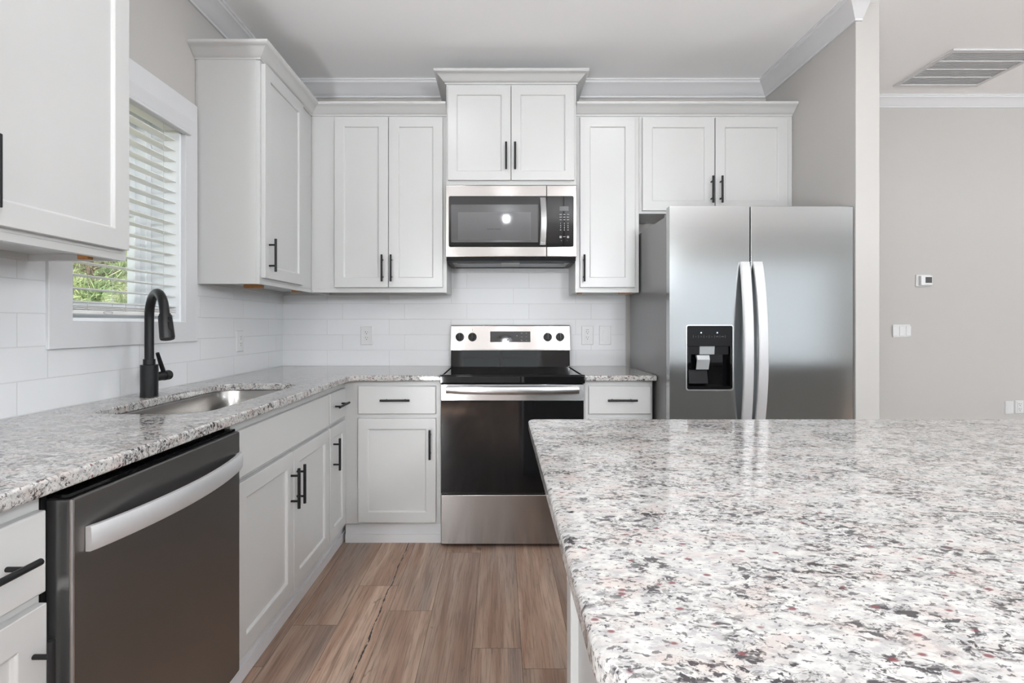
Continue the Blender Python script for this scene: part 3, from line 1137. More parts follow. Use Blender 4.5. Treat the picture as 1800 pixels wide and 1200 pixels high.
tube(bm, [hp, hp + tang * 0.006, hp + tang * 0.007, hp + tang * 0.085, hp + tang * 0.092], [0.018, 0.018, 0.0215, 0.0235, 0.0215], 28)
hd = link('spray_head', bm, M['faucet'], fc)
side_n = Vector((ddir.y, -ddir.x, 0))
face = (Vector((0.92, -0.38, 0.0)))
face = (face - tang * face.dot(tang)).normalized()
wv = tang.cross(face).normalized()
for (q0, ww, hh) in ((0.022, 0.0065, 0.006), (0.050, 0.0085, 0.016)):
    bm = B()
    base_pt = hp + tang * q0 + face * 0.0205
    ring_a, ring_b = [], []
    for p in rrect(-ww, ww, -hh, hh, min(ww, hh) * 0.9, 5):
        ring_a.append(bm.verts.new(base_pt + wv * p[0] + tang * p[1]))
        ring_b.append(bm.verts.new(base_pt + wv * p[0] * 0.9 + tang * p[1] * 0.9 + face * 0.0045))
    n = len(ring_a)
    for k in range(n):
        j = (k + 1) % n
        bm.faces.new((ring_a[k], ring_a[j], ring_b[j], ring_b[k]))
    bm.faces.new(ring_b)
    bm.faces.new(list(reversed(ring_a)))
    link('button', bm, M['black'], hd)
bm = B()
cyl(bm, (fx, fy + 0.026, 0.985), (fx, fy + 0.078, 0.985), 0.0175, n=28)
cyl(bm, (fx, fy + 0.078, 0.985), (fx, fy + 0.081, 0.985), 0.0155, n=28)
cyl(bm, (fx, fy + 0.081, 0.985), (fx, fy + 0.112, 0.985), 0.0190, n=28)
tube(bm, [(fx + 0.002, fy + 0.082, 0.992), (fx + 0.002, fy + 0.062, 1.032), (fx + 0.002, fy + 0.042, 1.076)], [0.0085, 0.0080, 0.0065], 14)
link('lever_handle', bm, M['faucet'], fc, 0.001)

# ------------------------------------------------------------------ dishwasher
dw = thing('dishwasher', 'dark stainless dishwasher under the granite left of the sink base', 'dishwasher', (LW + 0.3, 1.255, 0))
DY0, DY1 = 0.952, 1.562
DXF = -0.800
bm = B()
box(bm, LW + 0.03, BX - 0.008, 0.945, 1.526, 0.10, 0.872)
link('tub', bm, M['black_plastic'], dw)
bm = B()
box(bm, LW + 0.10, BX - 0.06, 0.945, 1.570, 0.0, 0.10)
link('toe_panel', bm, M['black_plastic'], dw)
bm = B()
# door outline with a pocket scooped out behind the handle
box(bm, BX - 0.006, DXF - 0.003, DY0, DY1, 0.125, 0.858)
dd = link('door', bm, M['steel_dark'], dw, 0.003)
bm = B()
NY, NZ = 36, 14
grid = []
for i in range(NY + 1):
    row = []
    for k in range(NZ + 1):
        u = i / NY
        v = k / NZ
        y = DY0 + 0.003 + u * (DY1 - DY0 - 0.006)
        z = 0.128 + v * (0.855 - 0.128)
        row.append(bm.verts.new((DXF, y, z)))
    grid.append(row)
for i in range(NY):
    for k in range(NZ):
        bm.faces.new((grid[i][k], grid[i + 1][k], grid[i + 1][k + 1], grid[i][k + 1]))
bm.free()
bm = B()
front_rings(bm, 'left', DXF - 0.003, [(DY0 + 0.002, DY1 - 0.002, 0.127, 0.856, 0.0), (DY0 + 0.002, DY1 - 0.002, 0.127, 0.856, 0.003)])
link('front_panel', bm, M['steel_dark'], dd, 0.001)
bm = B()
box(bm, BX - 0.004, DXF - 0.006, DY0 - 0.0012, DY0 + 0.001, 0.127, 0.856)
link('side_panel', bm, M['steel'], dd)
bm = B()
box(bm, BX - 0.01, DXF - 0.012, DY0 + 0.004, DY1 - 0.004, 0.8585, 0.866)
link('control_strip', bm, M['black_gloss'], dw, 0.001)
bm = B()
box(bm, DXF - 0.0032, DXF + 0.0008, DY0 - 0.0006, DY0 + 0.003, 0.127, 0.857)
link('edge_trim', bm, M['steel_edge'], dd)
# bowed handle
bm = B()
HN = 32
hy0, hy1 = DY0 + 0.028, DY1 - 0.006
secs = []
for i in range(HN + 1):
    u = i / HN
    y = hy0 + (hy1 - hy0) * u
    bow = math.sin(math.pi * u)
    xo = DXF + 0.012 + 0.038 * bow ** 0.8
    zc = 0.772
    hh = 0.024
    th = 0.011
    secs.append([bm.verts.new(p) for p in ((xo - th, y, zc - hh), (xo - 0.002, y, zc - hh), (xo, y, zc - hh + 0.003), (xo + 0.001, y, zc), (xo, y, zc + hh - 0.003), (xo - 0.002, y, zc + hh), (xo - th, y, zc + hh))])
for a, b2 in zip(secs, secs[1:]):
    n = len(a)
    for k in range(n):
        j = (k + 1) % n
        bm.faces.new((a[k], a[j], b2[j], b2[k]))
bm.faces.new(list(reversed(secs[0])))
bm.faces.new(secs[-1])
box(bm, DXF, DXF + 0.010, hy0 + 0.001, hy0 + 0.018, 0.750, 0.794)
box(bm, DXF, DXF + 0.010, hy1 - 0.018, hy1 - 0.001, 0.750, 0.794)
link('handle', bm, M['steel_handle'], dd)['label'] = 'bright bowed steel handle'

# ------------------------------------------------------------------ electric range
RX0, RX1 = -0.3185, 0.4425
RC = (RX0 + RX1) / 2
RY = 2.700
rg = thing('electric_range', 'stainless electric range with black glass cooktop and oven door', 'range', (RC, 3.0, 0))
bm = B()
box(bm, RX0 + 0.002, RX1 - 0.002, RY + 0.045, BW - 0.03, 0.03, 0.872)
link('body', bm, M['black_plastic'], rg)
for (x, y) in ((RX0 + 0.05, RY + 0.10), (RX1 - 0.05, RY + 0.10), (RX0 + 0.05, BW - 0.10), (RX1 - 0.05, BW - 0.10)):
    bm = B()
    cyl(bm, (x, y, 0.0), (x, y, 0.03), 0.018, n=14)
    link('foot', bm, M['black_plastic'], rg)
bm = B()
box(bm, RX0 + 0.002, RX1 - 0.002, RY, RY + 0.044, 0.020, 0.281)
link('storage_drawer', bm, M['steel_warm'], rg, 0.003)
bm = B()
box(bm, RX0 + 0.001, RX1 - 0.001, RY + 0.002, RY + 0.044, 0.2865, 0.868)
od = link('oven_door', bm, M['steel'], rg, 0.003)
bm = B()
box(bm, RX0 + 0.003, RX1 - 0.003, RY - 0.003, RY + 0.002, 0.290, 0.782)
gl = link('door_glass', bm, M['black_gloss'], od, 0.0015)
bm = B()
box(bm, RC - 0.235, RC + 0.235, RY - 0.0036, RY - 0.003, 0.40, 0.70)
link('oven_window', bm, M['oven_window'], gl, 0.0)
# handle, gently bowed wide bar on two end blocks
bm = B()
secs = []
hx0, hx1 = -0.288, 0.412
for i in range(25):
    u = i / 24
    x = hx0 + (hx1 - hx0) * u
    bow = math.sin(math.pi * u)
    yo = RY - 0.030 - 0.016 * bow
    dz = -0.004 * bow
    secs.append([bm.verts.new(p) for p in ((x, yo + 0.014, 0.824 + dz), (x, yo + 0.003, 0.822 + dz), (x, yo, 0.826 + dz), (x, yo - 0.001, 0.841 + dz), (x, yo, 0.856 + dz * 0.3), (x, yo + 0.003, 0.860 + dz * 0.3), (x, yo + 0.014, 0.858 + dz * 0.3))])
for a, b2 in zip(secs, secs[1:]):
    n = len(a)
    for k in range(n):
        j = (k + 1) % n
        bm.faces.new((a[k], a[j], b2[j], b2[k]))
bm.faces.new(list(reversed(secs[0])))
bm.faces.new(secs[-1])
for x in (hx0 + 0.002, hx1 - 0.026):
    box(bm, x, x + 0.024, RY - 0.020, RY + 0.003, 0.828, 0.854)
link('handle', bm, M['steel'], od)
# cooktop: glass slab with raised rim
bm = B()
box(bm, RX0 - 0.003, RX1 + 0.003, RY - 0.018, BW - 0.085, 0.874, 0.9145)
ct = link('cooktop', bm, M['black_gloss'], rg, 0.004)
bm = B()
zt = 0.9145
for (a0, a1, b0, b1) in ((RX0 - 0.003, RX0 + 0.012, RY - 0.016, BW - 0.09), (RX1 - 0.012, RX1 + 0.003, RY - 0.016, BW - 0.09), (RX0 + 0.012, RX1 - 0.012, RY - 0.016, RY + 0.002)):
    box(bm, a0, a1, b0, b1, zt, zt + 0.005)
link('rim', bm, M['black_gloss'], ct, 0.002)
# backguard
GX0, GX1 = RX0 - 0.002, RX1 + 0.003
bm = B()
prism(bm, [(BW - 0.082, 0.908), (BW - 0.074, 1.022), (BW - 0.02, 1.022), (BW - 0.02, 0.86), (BW - 0.083, 0.86)], 'X', GX0 + 0.002, GX1 - 0.002)
link('riser', bm, M['black_gloss'], rg, 0.003)
bm = B()
prism(bm, [(BW - 0.088, 1.018), (BW - 0.088, 1.028), (BW - 0.060, 1.176), (BW - 0.052, 1.181), (BW - 0.012, 1.181), (BW - 0.012, 1.018)], 'X', GX0, GX1)
pn = link('control_panel', bm, M['steel_warm'], rg, 0.002)
tilt = Vector((0, 0.028, 0.148)).normalized()
outn = Vector((0, -0.148, 0.028)).normalized()


def on_panel(x, z, out=0.0):
    k = (z - 1.028) / tilt.z
    return Vector((x, BW - 0.088, 1.028)) + tilt * k + outn * out


def panel_quad(bm, x0, x1, z0, z1, o0, o1):
    A = [bm.verts.new(on_panel(x, z, o0)) for x, z in ((x0, z0), (x1, z0), (x1, z1), (x0, z1))]
    C2 = [bm.verts.new(on_panel(x, z, o1)) for x, z in ((x0, z0), (x1, z0), (x1, z1), (x0, z1))]
    for k in range(4):
        j = (k + 1) % 4
        bm.faces.new((A[k], A[j], C2[j], C2[k]))
    bm.faces.new(list(reversed(A)))
    bm.faces.new(C2)


bm = B()
panel_quad(bm, -0.067, 0.191, 1.072, 1.140, -0.001, 0.0015)
ds = link('display', bm, M['black_gloss'], pn)
bm = B()
for r2 in range(3):
    for k2 in range(2):
        x = 0.135 + k2 * 0.030
        z = 1.128 - r2 * 0.022
        bm = B()
        panel_quad(bm, x - 0.005, x + 0.005, z - 0.0015, z + 0.0015, 0.0015, 0.0018)
        link('display_print', bm, M['mark_dim'], ds)
for (x, z, w2, h2) in ((0.046, 1.085, 0.007, 0.004), (0.060, 1.094, 0.008, 0.004), (0.070, 1.085, 0.004, 0.003), (0.105, 1.112, 0.003, 0.002)):
    bm = B()
    panel_quad(bm, x - w2, x + w2, z - h2, z + h2, 0.0015, 0.0018)
    link('display_print', bm, M['mark_dim'], ds)
for x in (-0.262, -0.181, 0.302, 0.381):
    zc = 1.104
    bm = B()
    cyl(bm, on_panel(x, zc, 0.0), on_panel(x, zc, 0.004), 0.0275, n=32)
    cyl(bm, on_panel(x, zc, 0.004), on_panel(x, zc, 0.024), 0.0245, 0.0225, n=32)
    kb = link('knob', bm, M['black_plastic'], pn, 0.001)
    bm = B()
    A = []
    for (dx, dz2) in ((-0.0055, -0.024), (0.0055, -0.024), (0.0055, 0.024), (-0.0055, 0.024)):
        A.append((dx, dz2))
    lo = [bm.verts.new(on_panel(x + p[0], zc + p[1], 0.022)) for p in A]
    hi = [bm.verts.new(on_panel(x + p[0] * 0.7, zc + p[1] * 0.9, 0.033)) for p in A]
    for k in range(4):
        j = (k + 1) % 4
        bm.faces.new((lo[k], lo[j], hi[j], hi[k]))
    bm.faces.new(hi)
    bm.faces.new(list(reversed(lo)))
    link('grip', bm, M['black_gloss'], kb, 0.001)
for x in (-0.262, -0.181, 0.302, 0.381):
    bm = B()
    for k in range(9):
        t2 = math.radians(-30 + 30 * k)
        cx2, cz2 = x + 0.034 * math.cos(t2), 1.104 + 0.034 * math.sin(t2)
        panel_quad(bm, cx2 - 0.001, cx2 + 0.001, cz2 - 0.001, cz2 + 0.001, 0.0, 0.0004)
    panel_quad(bm, x - 0.0012, x + 0.0012, 1.146, 1.154, 0.0, 0.0004)
    link('dial_print', bm, M['slot'], pn)

# ------------------------------------------------------------------ microwave
MX0, MX1 = -0.3185, 0.4405
MF = 2.955
mw = thing('microwave_oven', 'stainless over-the-range microwave with black glass front and keypad', 'microwave', (0.061, 3.1, 1.55))
bm = B()
prism(bm, [(MF + 0.030, 1.574), (MF + 0.048, 1.552), (BW - 0.012, 1.552), (BW - 0.012, 2.000), (MF + 0.030, 2.000)], 'X', MX0 + 0.003, MX1 - 0.003)
link('body', bm, M['gunmetal'], mw, 0.001)
bm = B()
prism(bm, [(MF + 0.006, 1.574), (MF + 0.012, 1.556), (MF + 0.05, 1.5485), (MF + 0.05, 1.5535), (MF + 0.03, 1.574)], 'X', MX0 + 0.003, MX1 - 0.003)
box(bm, MX0 + 0.003, MX0 + 0.03, MF + 0.05, BW - 0.03, 1.5485, 1.5515)
box(bm, MX1 - 0.03, MX1 - 0.003, MF + 0.05, BW - 0.03, 1.5485, 1.5515)
box(bm, MX0 + 0.03, MX1 - 0.03, BW - 0.06, BW - 0.03, 1.5485, 1.5515)
link('lower_lip', bm, M['black_plastic'], mw, 0.001)
for (x0, x1) in ((MX0 + 0.06, 0.005), (0.115, MX1 - 0.06)):
    bm = B()
    box(bm, x0, x1, MF + 0.09, BW - 0.10, 1.548, 1.5515)
    link('grease_filter', bm, M['filter'], mw, 0.001)
split = 0.267
bm = B()
prism(bm, [(MF + 0.001, 1.576), (MF - 0.002, 1.583), (MF - 0.002, 1.988), (MF + 0.002, 1.994), (MF + 0.029, 1.994), (MF + 0.029, 1.576)], 'X', MX0, split - 0.001)
md = link('door', bm, M['steel_warm'], mw, 0.002)
bm = B()
prism(bm, [(MF + 0.001, 1.576), (MF - 0.002, 1.583), (MF - 0.002, 1.988), (MF + 0.002, 1.994), (MF + 0.029, 1.994), (MF + 0.029, 1.576)], 'X', split + 0.001, MX1)
mp_ = link('control_panel', bm, M['steel_warm'], mw, 0.002)


def flat_panel(bm, outline, yf, yb):
    prism(bm, outline, 'Y', yf, yb)


bm = B()
flat_panel(bm, rrect(-0.301, split - 0.001, 1.634, 1.929, (0.010, 0, 0, 0.010), 4), MF - 0.0045, MF - 0.002)
dg_ = link('door_glass', bm, M['black_gloss'], md, 0.0006)
bm = B()
flat_panel(bm, rrect(split + 0.001, 0.4235, 1.634, 1.929, (0, 0.010, 0.010, 0), 4), MF - 0.0045, MF - 0.002)
kp = link('keypad_panel', bm, M['black_gloss'], mp_, 0.0006)
bm = B()
ya = MF - 0.0045
wx0, wx1, wz0, wz1 = -0.287, 0.216, 1.661, 1.879
front_rings(bm, 'back', ya, [(wx0, wx1, wz0, wz1, -0.0004), (wx0, wx1, wz0, wz1, 0.0004), (wx0 + 0.036, wx1 - 0.036, wz0 + 0.012, wz1 - 0.040, 0.0002)])
ws = link('window_rim', bm, M['screen_rim'], dg_, smooth=False)
bm = B()
front_rings(bm, 'back', ya, [(wx0 + 0.040, wx1 - 0.040, wz0 + 0.014, wz1 - 0.044, 0.0), (wx0 + 0.040, wx1 - 0.040, wz0 + 0.014, wz1 - 0.044, 0.0008)])
link('window_screen', bm, M['screen'], dg_, smooth=False)
bm = B()
for k in range(12):
    if k == 6:
        continue
    x = -0.078 + k * 0.0066
    box(bm, x, x + 0.0045, ya - 0.0012, ya - 0.0008, 1.735, 1.739)
link('window_print', bm, M['black'], dg_)
# handle: bowed vertical bar
bm = B()
secs = []
for i in range(21):
    u = i / 20
    z = 1.643 + (1.917 - 1.643) * u
    bow = math.sin(math.pi * u)
    yo = MF - 0.020 - 0.022 * bow
    x0 = 0.226 + 0.003 * bow
    x1 = 0.2625 + 0.004 * bow
    secs.append([bm.verts.new(p) for p in ((x0, yo + 0.012, z), (x0, yo + 0.003, z), (x0 + 0.004, yo, z), (x1 - 0.004, yo, z), (x1, yo + 0.003, z), (x1, yo + 0.012, z))])
for a, b2 in zip(secs, secs[1:]):
    n = len(a)
    for k in range(n):
        j = (k + 1) % n
        bm.faces.new((a[k], a[j], b2[j], b2[k]))
bm.faces.new(list(reversed(secs[0])))
bm.faces.new(secs[-1])
box(bm, 0.229, 0.260, MF - 0.012, MF - 0.004, 1.645, 1.668)
box(bm, 0.229, 0.260, MF - 0.012, MF - 0.004, 1.892, 1.915)
link('handle', bm, M['steel'], md)
bm = B()
box(bm, 0.342, 0.394, ya - 0.0006, ya, 1.843, 1.869)
link('clock_display', bm, M['display'], kp)


def text_mesh(bm, txt, size, loc):
    cu = bpy.data.curves.new('glyph', 'FONT')
    cu.body = txt
    cu.size = size
    cu.align_x = 'CENTER'
    cu.align_y = 'CENTER'
    tmp = bpy.data.objects.new('glyph', cu)
    COL.objects.link(tmp)
    dg = bpy.context.evaluated_depsgraph_get()
    dg.update()
    me = bpy.data.meshes.new_from_object(tmp.evaluated_get(dg))
    bpy.data.objects.remove(tmp)
    me.transform(Matrix.Translation(loc) @ Matrix.Rotation(math.radians(90), 4, 'X'))
    bm.from_mesh(me)
    bpy.data.meshes.remove(me)


bm = B()
digits = [['1', '2', '3'], ['4', '5', '6'], ['7', '8', '9'], ['', '0', '']]
for r2, row in enumerate(digits):
    for k2, ch2 in enumerate(row):
        if ch2:
            text_mesh(bm, ch2, 0.011, (0.3475 + k2 * 0.0215, ya - 0.0006, 1.770 - r2 * 0.0128))
        else:
            box(bm, 0.3475 + k2 * 0.0215 - 0.004, 0.3475 + k2 * 0.0215 + 0.004, ya - 0.0006, ya - 0.0002, 1.731, 1.7335)
link('digit_print', bm, M['mark'], kp, smooth=False)
bm = B()
for r2 in range(3):
    for k2 in range(3):
        x = 0.3475 + k2 * 0.0215
        z = 1.822 - r2 * 0.0155
        box(bm, x - 0.006, x + 0.006, ya - 0.0006, ya - 0.0002, z - 0.0012, z + 0.0012)
for k2 in (0, 2):
    x = 0.3475 + k2 * 0.0215
    for dz2 in (-0.0045, 0.0, 0.0045):
        box(bm, x - 0.006, x + 0.006, ya - 0.0006, ya - 0.0002, 1.690 + dz2, 1.6925 + dz2)
box(bm, 0.362, 0.376, ya - 0.0006, ya - 0.0002, 1.692, 1.694)
text_mesh(bm, 'o', 0.008, (0.352, ya - 0.0006, 1.671))
text_mesh(bm, '+', 0.008, (0.386, ya - 0.0006, 1.671))
link('function_print', bm, M['mark'], kp, smooth=False)

# ------------------------------------------------------------------ refrigerator
RFX0, RFX1, RFS = 0.830, 1.733, 1.2255
RFY = 2.500
rf = thing('refrigerator', 'stainless side-by-side refrigerator with an ice and water dispenser', 'refrigerator', (1.28, 2.9, 0))
bm = B()
box(bm, RFX0 + 0.003, RFX1 - 0.003, RFY + 0.058, 3.275, 0.03, 1.730)
link('body', bm, M['gunmetal'], rf, 0.004)
bm = B()
box(bm, RFX0 + 0.02, RFX1 - 0.02, RFY + 0.07, 3.2, 0.0, 0.03)
link('base_grille', bm, M['black_plastic'], rf)
bm = B()
box(bm, RFX0 + 0.012, RFX1 - 0.012, RFY + 0.05, RFY + 0.06, 0.06, 1.725)
link('door_gasket', bm, M['black'], rf)
DPX0, DPX1, DPZ0, DPZ1 = 0.910, 1.141, 0.862, 1.182


def fridge_door(x0, x1, hole=None):
    zb, zt2 = 0.055, 1.766
    bm = B()
    n = 14
    # gently crowned front made of vertical strips
    def yf(x):
        u = (x - x0) / (x1 - x0) * 2 - 1
        return RFY + 0.0012 * u * u
    xs = sorted(set([x0 + (x1 - x0) * k / n for k in range(n + 1)] + ([hole[0], hole[1]] if hole else [])))
    zs = [zb, zt2] if not hole else [zb, hole[2], hole[3], zt2]
    V = {}
    for x in xs:
        for z in zs:
            V[(x, z)] = bm.verts.new((x, yf(x), z))
    for xa, xb in zip(xs, xs[1:]):
        for za, zb2 in zip(zs, zs[1:]):
            if hole and hole[0] - 1e-6 <= xa and xb <= hole[1] + 1e-6 and abs(za - hole[2]) < 1e-6:
                continue
            bm.faces.new((V[(xa, za)], V[(xb, za)], V[(xb, zb2)], V[(xa, zb2)]))
    bk = {}
    yb = RFY + 0.050
    for x in (x0, x1):
        for z in zs:
            bk[(x, z)] = bm.verts.new((x, yb, z))
    for x in (x0, x1):
        for za, zb2 in zip(zs, zs[1:]):
            bm.faces.new((V[(x, za)], V[(x, zb2)], bk[(x, zb2)], bk[(x, za)]))
    for z in (zs[0], zs[-1]):
        bm.faces.new([V[(x, z)] for x in xs] + [bk[(x1, z)], bk[(x0, z)]])
    bm.faces.new([bk[(x0, z)] for z in zs] + [bk[(x1, z)] for z in reversed(zs)])
    if hole:
        hv = [(hole[0], hole[2]), (hole[1], hole[2]), (hole[1], hole[3]), (hole[0], hole[3])]
        hx = [x for x in xs if hole[0] - 1e-6 <= x <= hole[1] + 1e-6]
        for z in (hole[2], hole[3]):
            fr_ = [V[(x, z)] for x in hx]
            b_ = [bm.verts.new((hole[1], yb - 0.003, z)), bm.verts.new((hole[0], yb - 0.003, z))]
            bm.faces.new(fr_ + b_)
        for x in (hole[0], hole[1]):
            bm.faces.new((V[(x, hole[2])], V[(x, hole[3])], bm.verts.new((x, yb - 0.003, hole[3])), bm.verts.new((x, yb - 0.003, hole[2]))))
        bmesh.ops.remove_doubles(bm, verts=bm.verts[:], dist=1e-5)
    return link('door', bm, M['steel_fridge'], rf, 0.0025)


dl = fridge_door(RFX0, RFS - 0.003, (DPX0 + 0.004, DPX1 - 0.004, DPZ0 + 0.004, DPZ1 - 0.004))
drr = fridge_door(RFS + 0.003, RFX1)
# bowed handles either side of the split
for (door, xa, lean) in ((dl, 1.196, -1), (drr, 1.2585, 1)):
    bm = B()
    secs = []
    zt2, zb = 1.492, 0.62
    for i in range(29):
        u = i / 28
        z = zb + (zt2 - zb) * u
        bow = math.sin(math.pi * u) ** 0.75
        yo = RFY - 0.012 - 0.052 * bow
        hw = 0.0235
        xc = xa + 0.004 * lean * bow
        secs.append([bm.verts.new(p) for p in ((xc - hw, yo + 0.016, z), (xc - hw, yo + 0.004, z), (xc - hw + 0.005, yo, z), (xc + hw - 0.005, yo, z), (xc + hw, yo + 0.004, z), (xc + hw, yo + 0.016, z))])
    for a, b2 in zip(secs, secs[1:]):
        n = len(a)
        for k in range(n):
            j = (k + 1) % n
            bm.faces.new((a[k], a[j], b2[j], b2[k]))
    bm.faces.new(list(reversed(secs[0])))
    bm.faces.new(secs[-1])
    for z in (zb, zt2 - 0.03):
        box(bm, xa - 0.018, xa + 0.018, RFY - 0.010, RFY + 0.006, z, z + 0.03)
    link('handle', bm, M['steel_handle'], door)
# dispenser
bm = B()
outer_r = rrect(DPX0 - 0.002, DPX1 + 0.002, DPZ0 - 0.002, DPZ1 + 0.002, 0.014, 5)
inner_r = rrect(DPX0 + 0.004, DPX1 - 0.004, DPZ0 + 0.004, DPZ1 - 0.004, 0.010, 5)
yo = RFY - 0.004
Ra = [bm.verts.new((p[0], RFY + 0.006, p[1])) for p in outer_r]
Rb = [bm.verts.new((p[0], yo, p[1])) for p in outer_r]
Rc = [bm.verts.new((p[0], yo, p[1])) for p in inner_r]
Rd = [bm.verts.new((p[0], RFY + 0.010, p[1])) for p in inner_r]
for a, b2 in ((Ra, Rb), (Rb, Rc), (Rc, Rd)):
    n = len(a)
    for k in range(n):
        j = (k + 1) % n
        bm.faces.new((a[k], a[j], b2[j], b2[k]))
link('dispenser_bezel', bm, M['steel_edge'], dl)
bm = B()   # hollow black niche
nx0, nx1, nz0, nz1 = DPX0 + 0.003, DPX1 - 0.003, DPZ0 + 0.003, DPZ1 - 0.003
ybk = RFY + 0.044
box(bm, nx0, nx1, ybk, ybk + 0.003, nz0, nz1)
box(bm, nx0, nx0 + 0.010, RFY + 0.001, ybk, nz0, nz1)
box(bm, nx1 - 0.010, nx1, RFY + 0.001, ybk, nz0, nz1)
prism(bm, [(RFY + 0.001, nz0), (RFY + 0.001, nz0 + 0.016), (ybk, nz0 + 0.022), (ybk, nz0)], 'X', nx0 + 0.010, nx1 - 0.010)
link('dispenser_niche', bm, M['black_gloss'], dl)
bm = B()
flat_panel(bm, rrect(nx0, nx1, 1.078, nz1, (0, 0, 0.009, 0.009), 4), RFY - 0.004, RFY + 0.012)
box(bm, nx0 + 0.004, nx1 - 0.016, RFY + 0.006, ybk, 1.037, 1.080)
pnl = link('dispenser_panel', bm, M['black_plastic'], dl, 0.001)
bm = B()
for k in range(6):
    x = 0.957 + k * 0.0262
    z = 1.1255
    yy = RFY - 0.0044
    if k < 4:
        text_mesh(bm, 'v', 0.010, (x, yy, z))
    else:
        box(bm, x - 0.006, x + 0.006, yy - 0.0001, yy + 0.0004, z - 0.001, z + 0.001)
for k in range(7):
    x = 0.944 + k * 0.0262
    box(bm, x - 0.0004, x + 0.0004, RFY - 0.0044, RFY - 0.004, 1.119, 1.132)
link('panel_print', bm, M['mark_dim'], pnl, smooth=False)
for x in (0.983, 1.062):
    bm = B()
    cyl(bm, (x, RFY - 0.0046, 1.1445), (x, RFY - 0.004, 1.1445), 0.0032, n=12)
    link('indicator_light', bm, M['led'], pnl)
bm = B()
prism(bm, [(RFY + 0.000, 1.079), (RFY + 0.004, 1.037), (RFY + 0.03, 1.037), (RFY + 0.03, 1.079)], 'X', 0.978, 1.052)
link('ice_chute', bm, M['clear_plastic'], dl, 0.002)
bm = B()
prism(bm, [(RFY + 0.006, 1.034), (RFY - 0.002, 1.012), (RFY + 0.014, 0.962), (RFY + 0.018, 0.962), (RFY + 0.008, 1.008), (RFY + 0.030, 1.034)], 'X', 0.965, 1.028)
link('paddle', bm, M['clear_plastic'], dl, 0.002)
bm = B()
prism(bm, [(RFY + 0.034, 0.96), (RFY + 0.020, 0.892), (RFY + 0.026, 0.888), (RFY + 0.042, 0.96)], 'X', 0.932, 1.028)
link('rear_flap', bm, M['black_plastic'], dl, 0.002)
for (x0, x1) in ((RFX0 + 0.02, RFX0 + 0.12), (RFX1 - 0.12, RFX1 - 0.02)):
    bm = B()
    box(bm, x0, x1, RFY + 0.02, RFY + 0.15, 1.7305, 1.752)
    link('hinge_cover', bm, M['gunmetal'], rf, 0.004)

# ------------------------------------------------------------------ plates on the walls


def plate(name, label, cat, side, wall, u, v, w2, h2, kind, group=None):
    pl = P3(side, u, 0, v, wall)
    t = thing(name, label, cat, pl, group)
    bm = B()
    front_rings(bm, side, wall, [(u - w2, u + w2, v - h2, v + h2, 0.0), (u - w2, u + w2, v - h2, v + h2, 0.003), (u - w2 + 0.004, u + w2 - 0.004, v - h2 + 0.004, v + h2 - 0.004, 0.006)])
    link('cover_plate', bm, M['plate'], t)

    def rect(bm, a0, a1, b0, b1, d0, d1):
        p, q = P3(side, u + a0, d0, v + b0, wall), P3(side, u + a1, d1, v + b1, wall)
        box(bm, p[0], q[0], p[1], q[1], p[2], q[2])
    if kind in ('outlet', 'gfci'):
        bm = B()
        rect(bm, -0.0165, 0.0165, -0.034, 0.034, 0.0055, 0.0085)
        link('receptacle', bm, M['plate'], t, 0.001)
        bm = B()
        for dz2 in (-0.018, 0.018):
            rect(bm, -0.0075, -0.0050, dz2 + 0.001, dz2 + 0.010, 0.0084, 0.0088)
            rect(bm, 0.0050, 0.0075, dz2 + 0.002, dz2 + 0.009, 0.0084, 0.0088)
            rect(bm, -0.0025, 0.0025, dz2 - 0.009, dz2 - 0.004, 0.0084, 0.0088)
        link('slots', bm, M['slot'], t)
        if kind == 'gfci':
            bm = B()
            rect(bm, -0.009, 0.009, 0.0355, 0.0375, 0.0058, 0.0064)
            link('print', bm, M['slot'], t)
    elif kind == 'switch3':
        for k in (-0.046, 0.0, 0.046):
            bm = B()
            p, q = P3(side, u + k - 0.0165, 0.0055, v - 0.033, wall), P3(side, u + k + 0.0165, 0.0085, v + 0.033, wall)
            box(bm, p[0], q[0], p[1], q[1], p[2], q[2])
            link('rocker', bm, M['plate'], t, 0.0015)
        bm = B()
        for k in (-0.046, 0.0, 0.046):
            for (a0, a1, b0, b1) in ((-0.0185, -0.0165, -0.035, 0.035), (0.0165, 0.0185, -0.035, 0.035), (-0.0165, 0.0165, -0.036, -0.033), (-0.0165, 0.0165, 0.033, 0.036)):
                rect(bm, k + a0, k + a1, b0, b1, 0.0058, 0.0062)
        link('recess', bm, M['cord'], t)
    elif kind == 'blank':
        bm = B()
        rect(bm, -0.0165, 0.0165, -0.033, 0.033, 0.0055, 0.0072)
        link('insert', bm, M['plate'], t, 0.001)
        for dz2 in (-0.046, 0.046):
            bm = B()
            a, b2 = P3(side, u, 0.0055, v + dz2, wall), P3(side, u, 0.0068, v + dz2, wall)
            cyl(bm, a, b2, 0.0028, n=12)
            link('screw', bm, M['cord'], t)
    return t


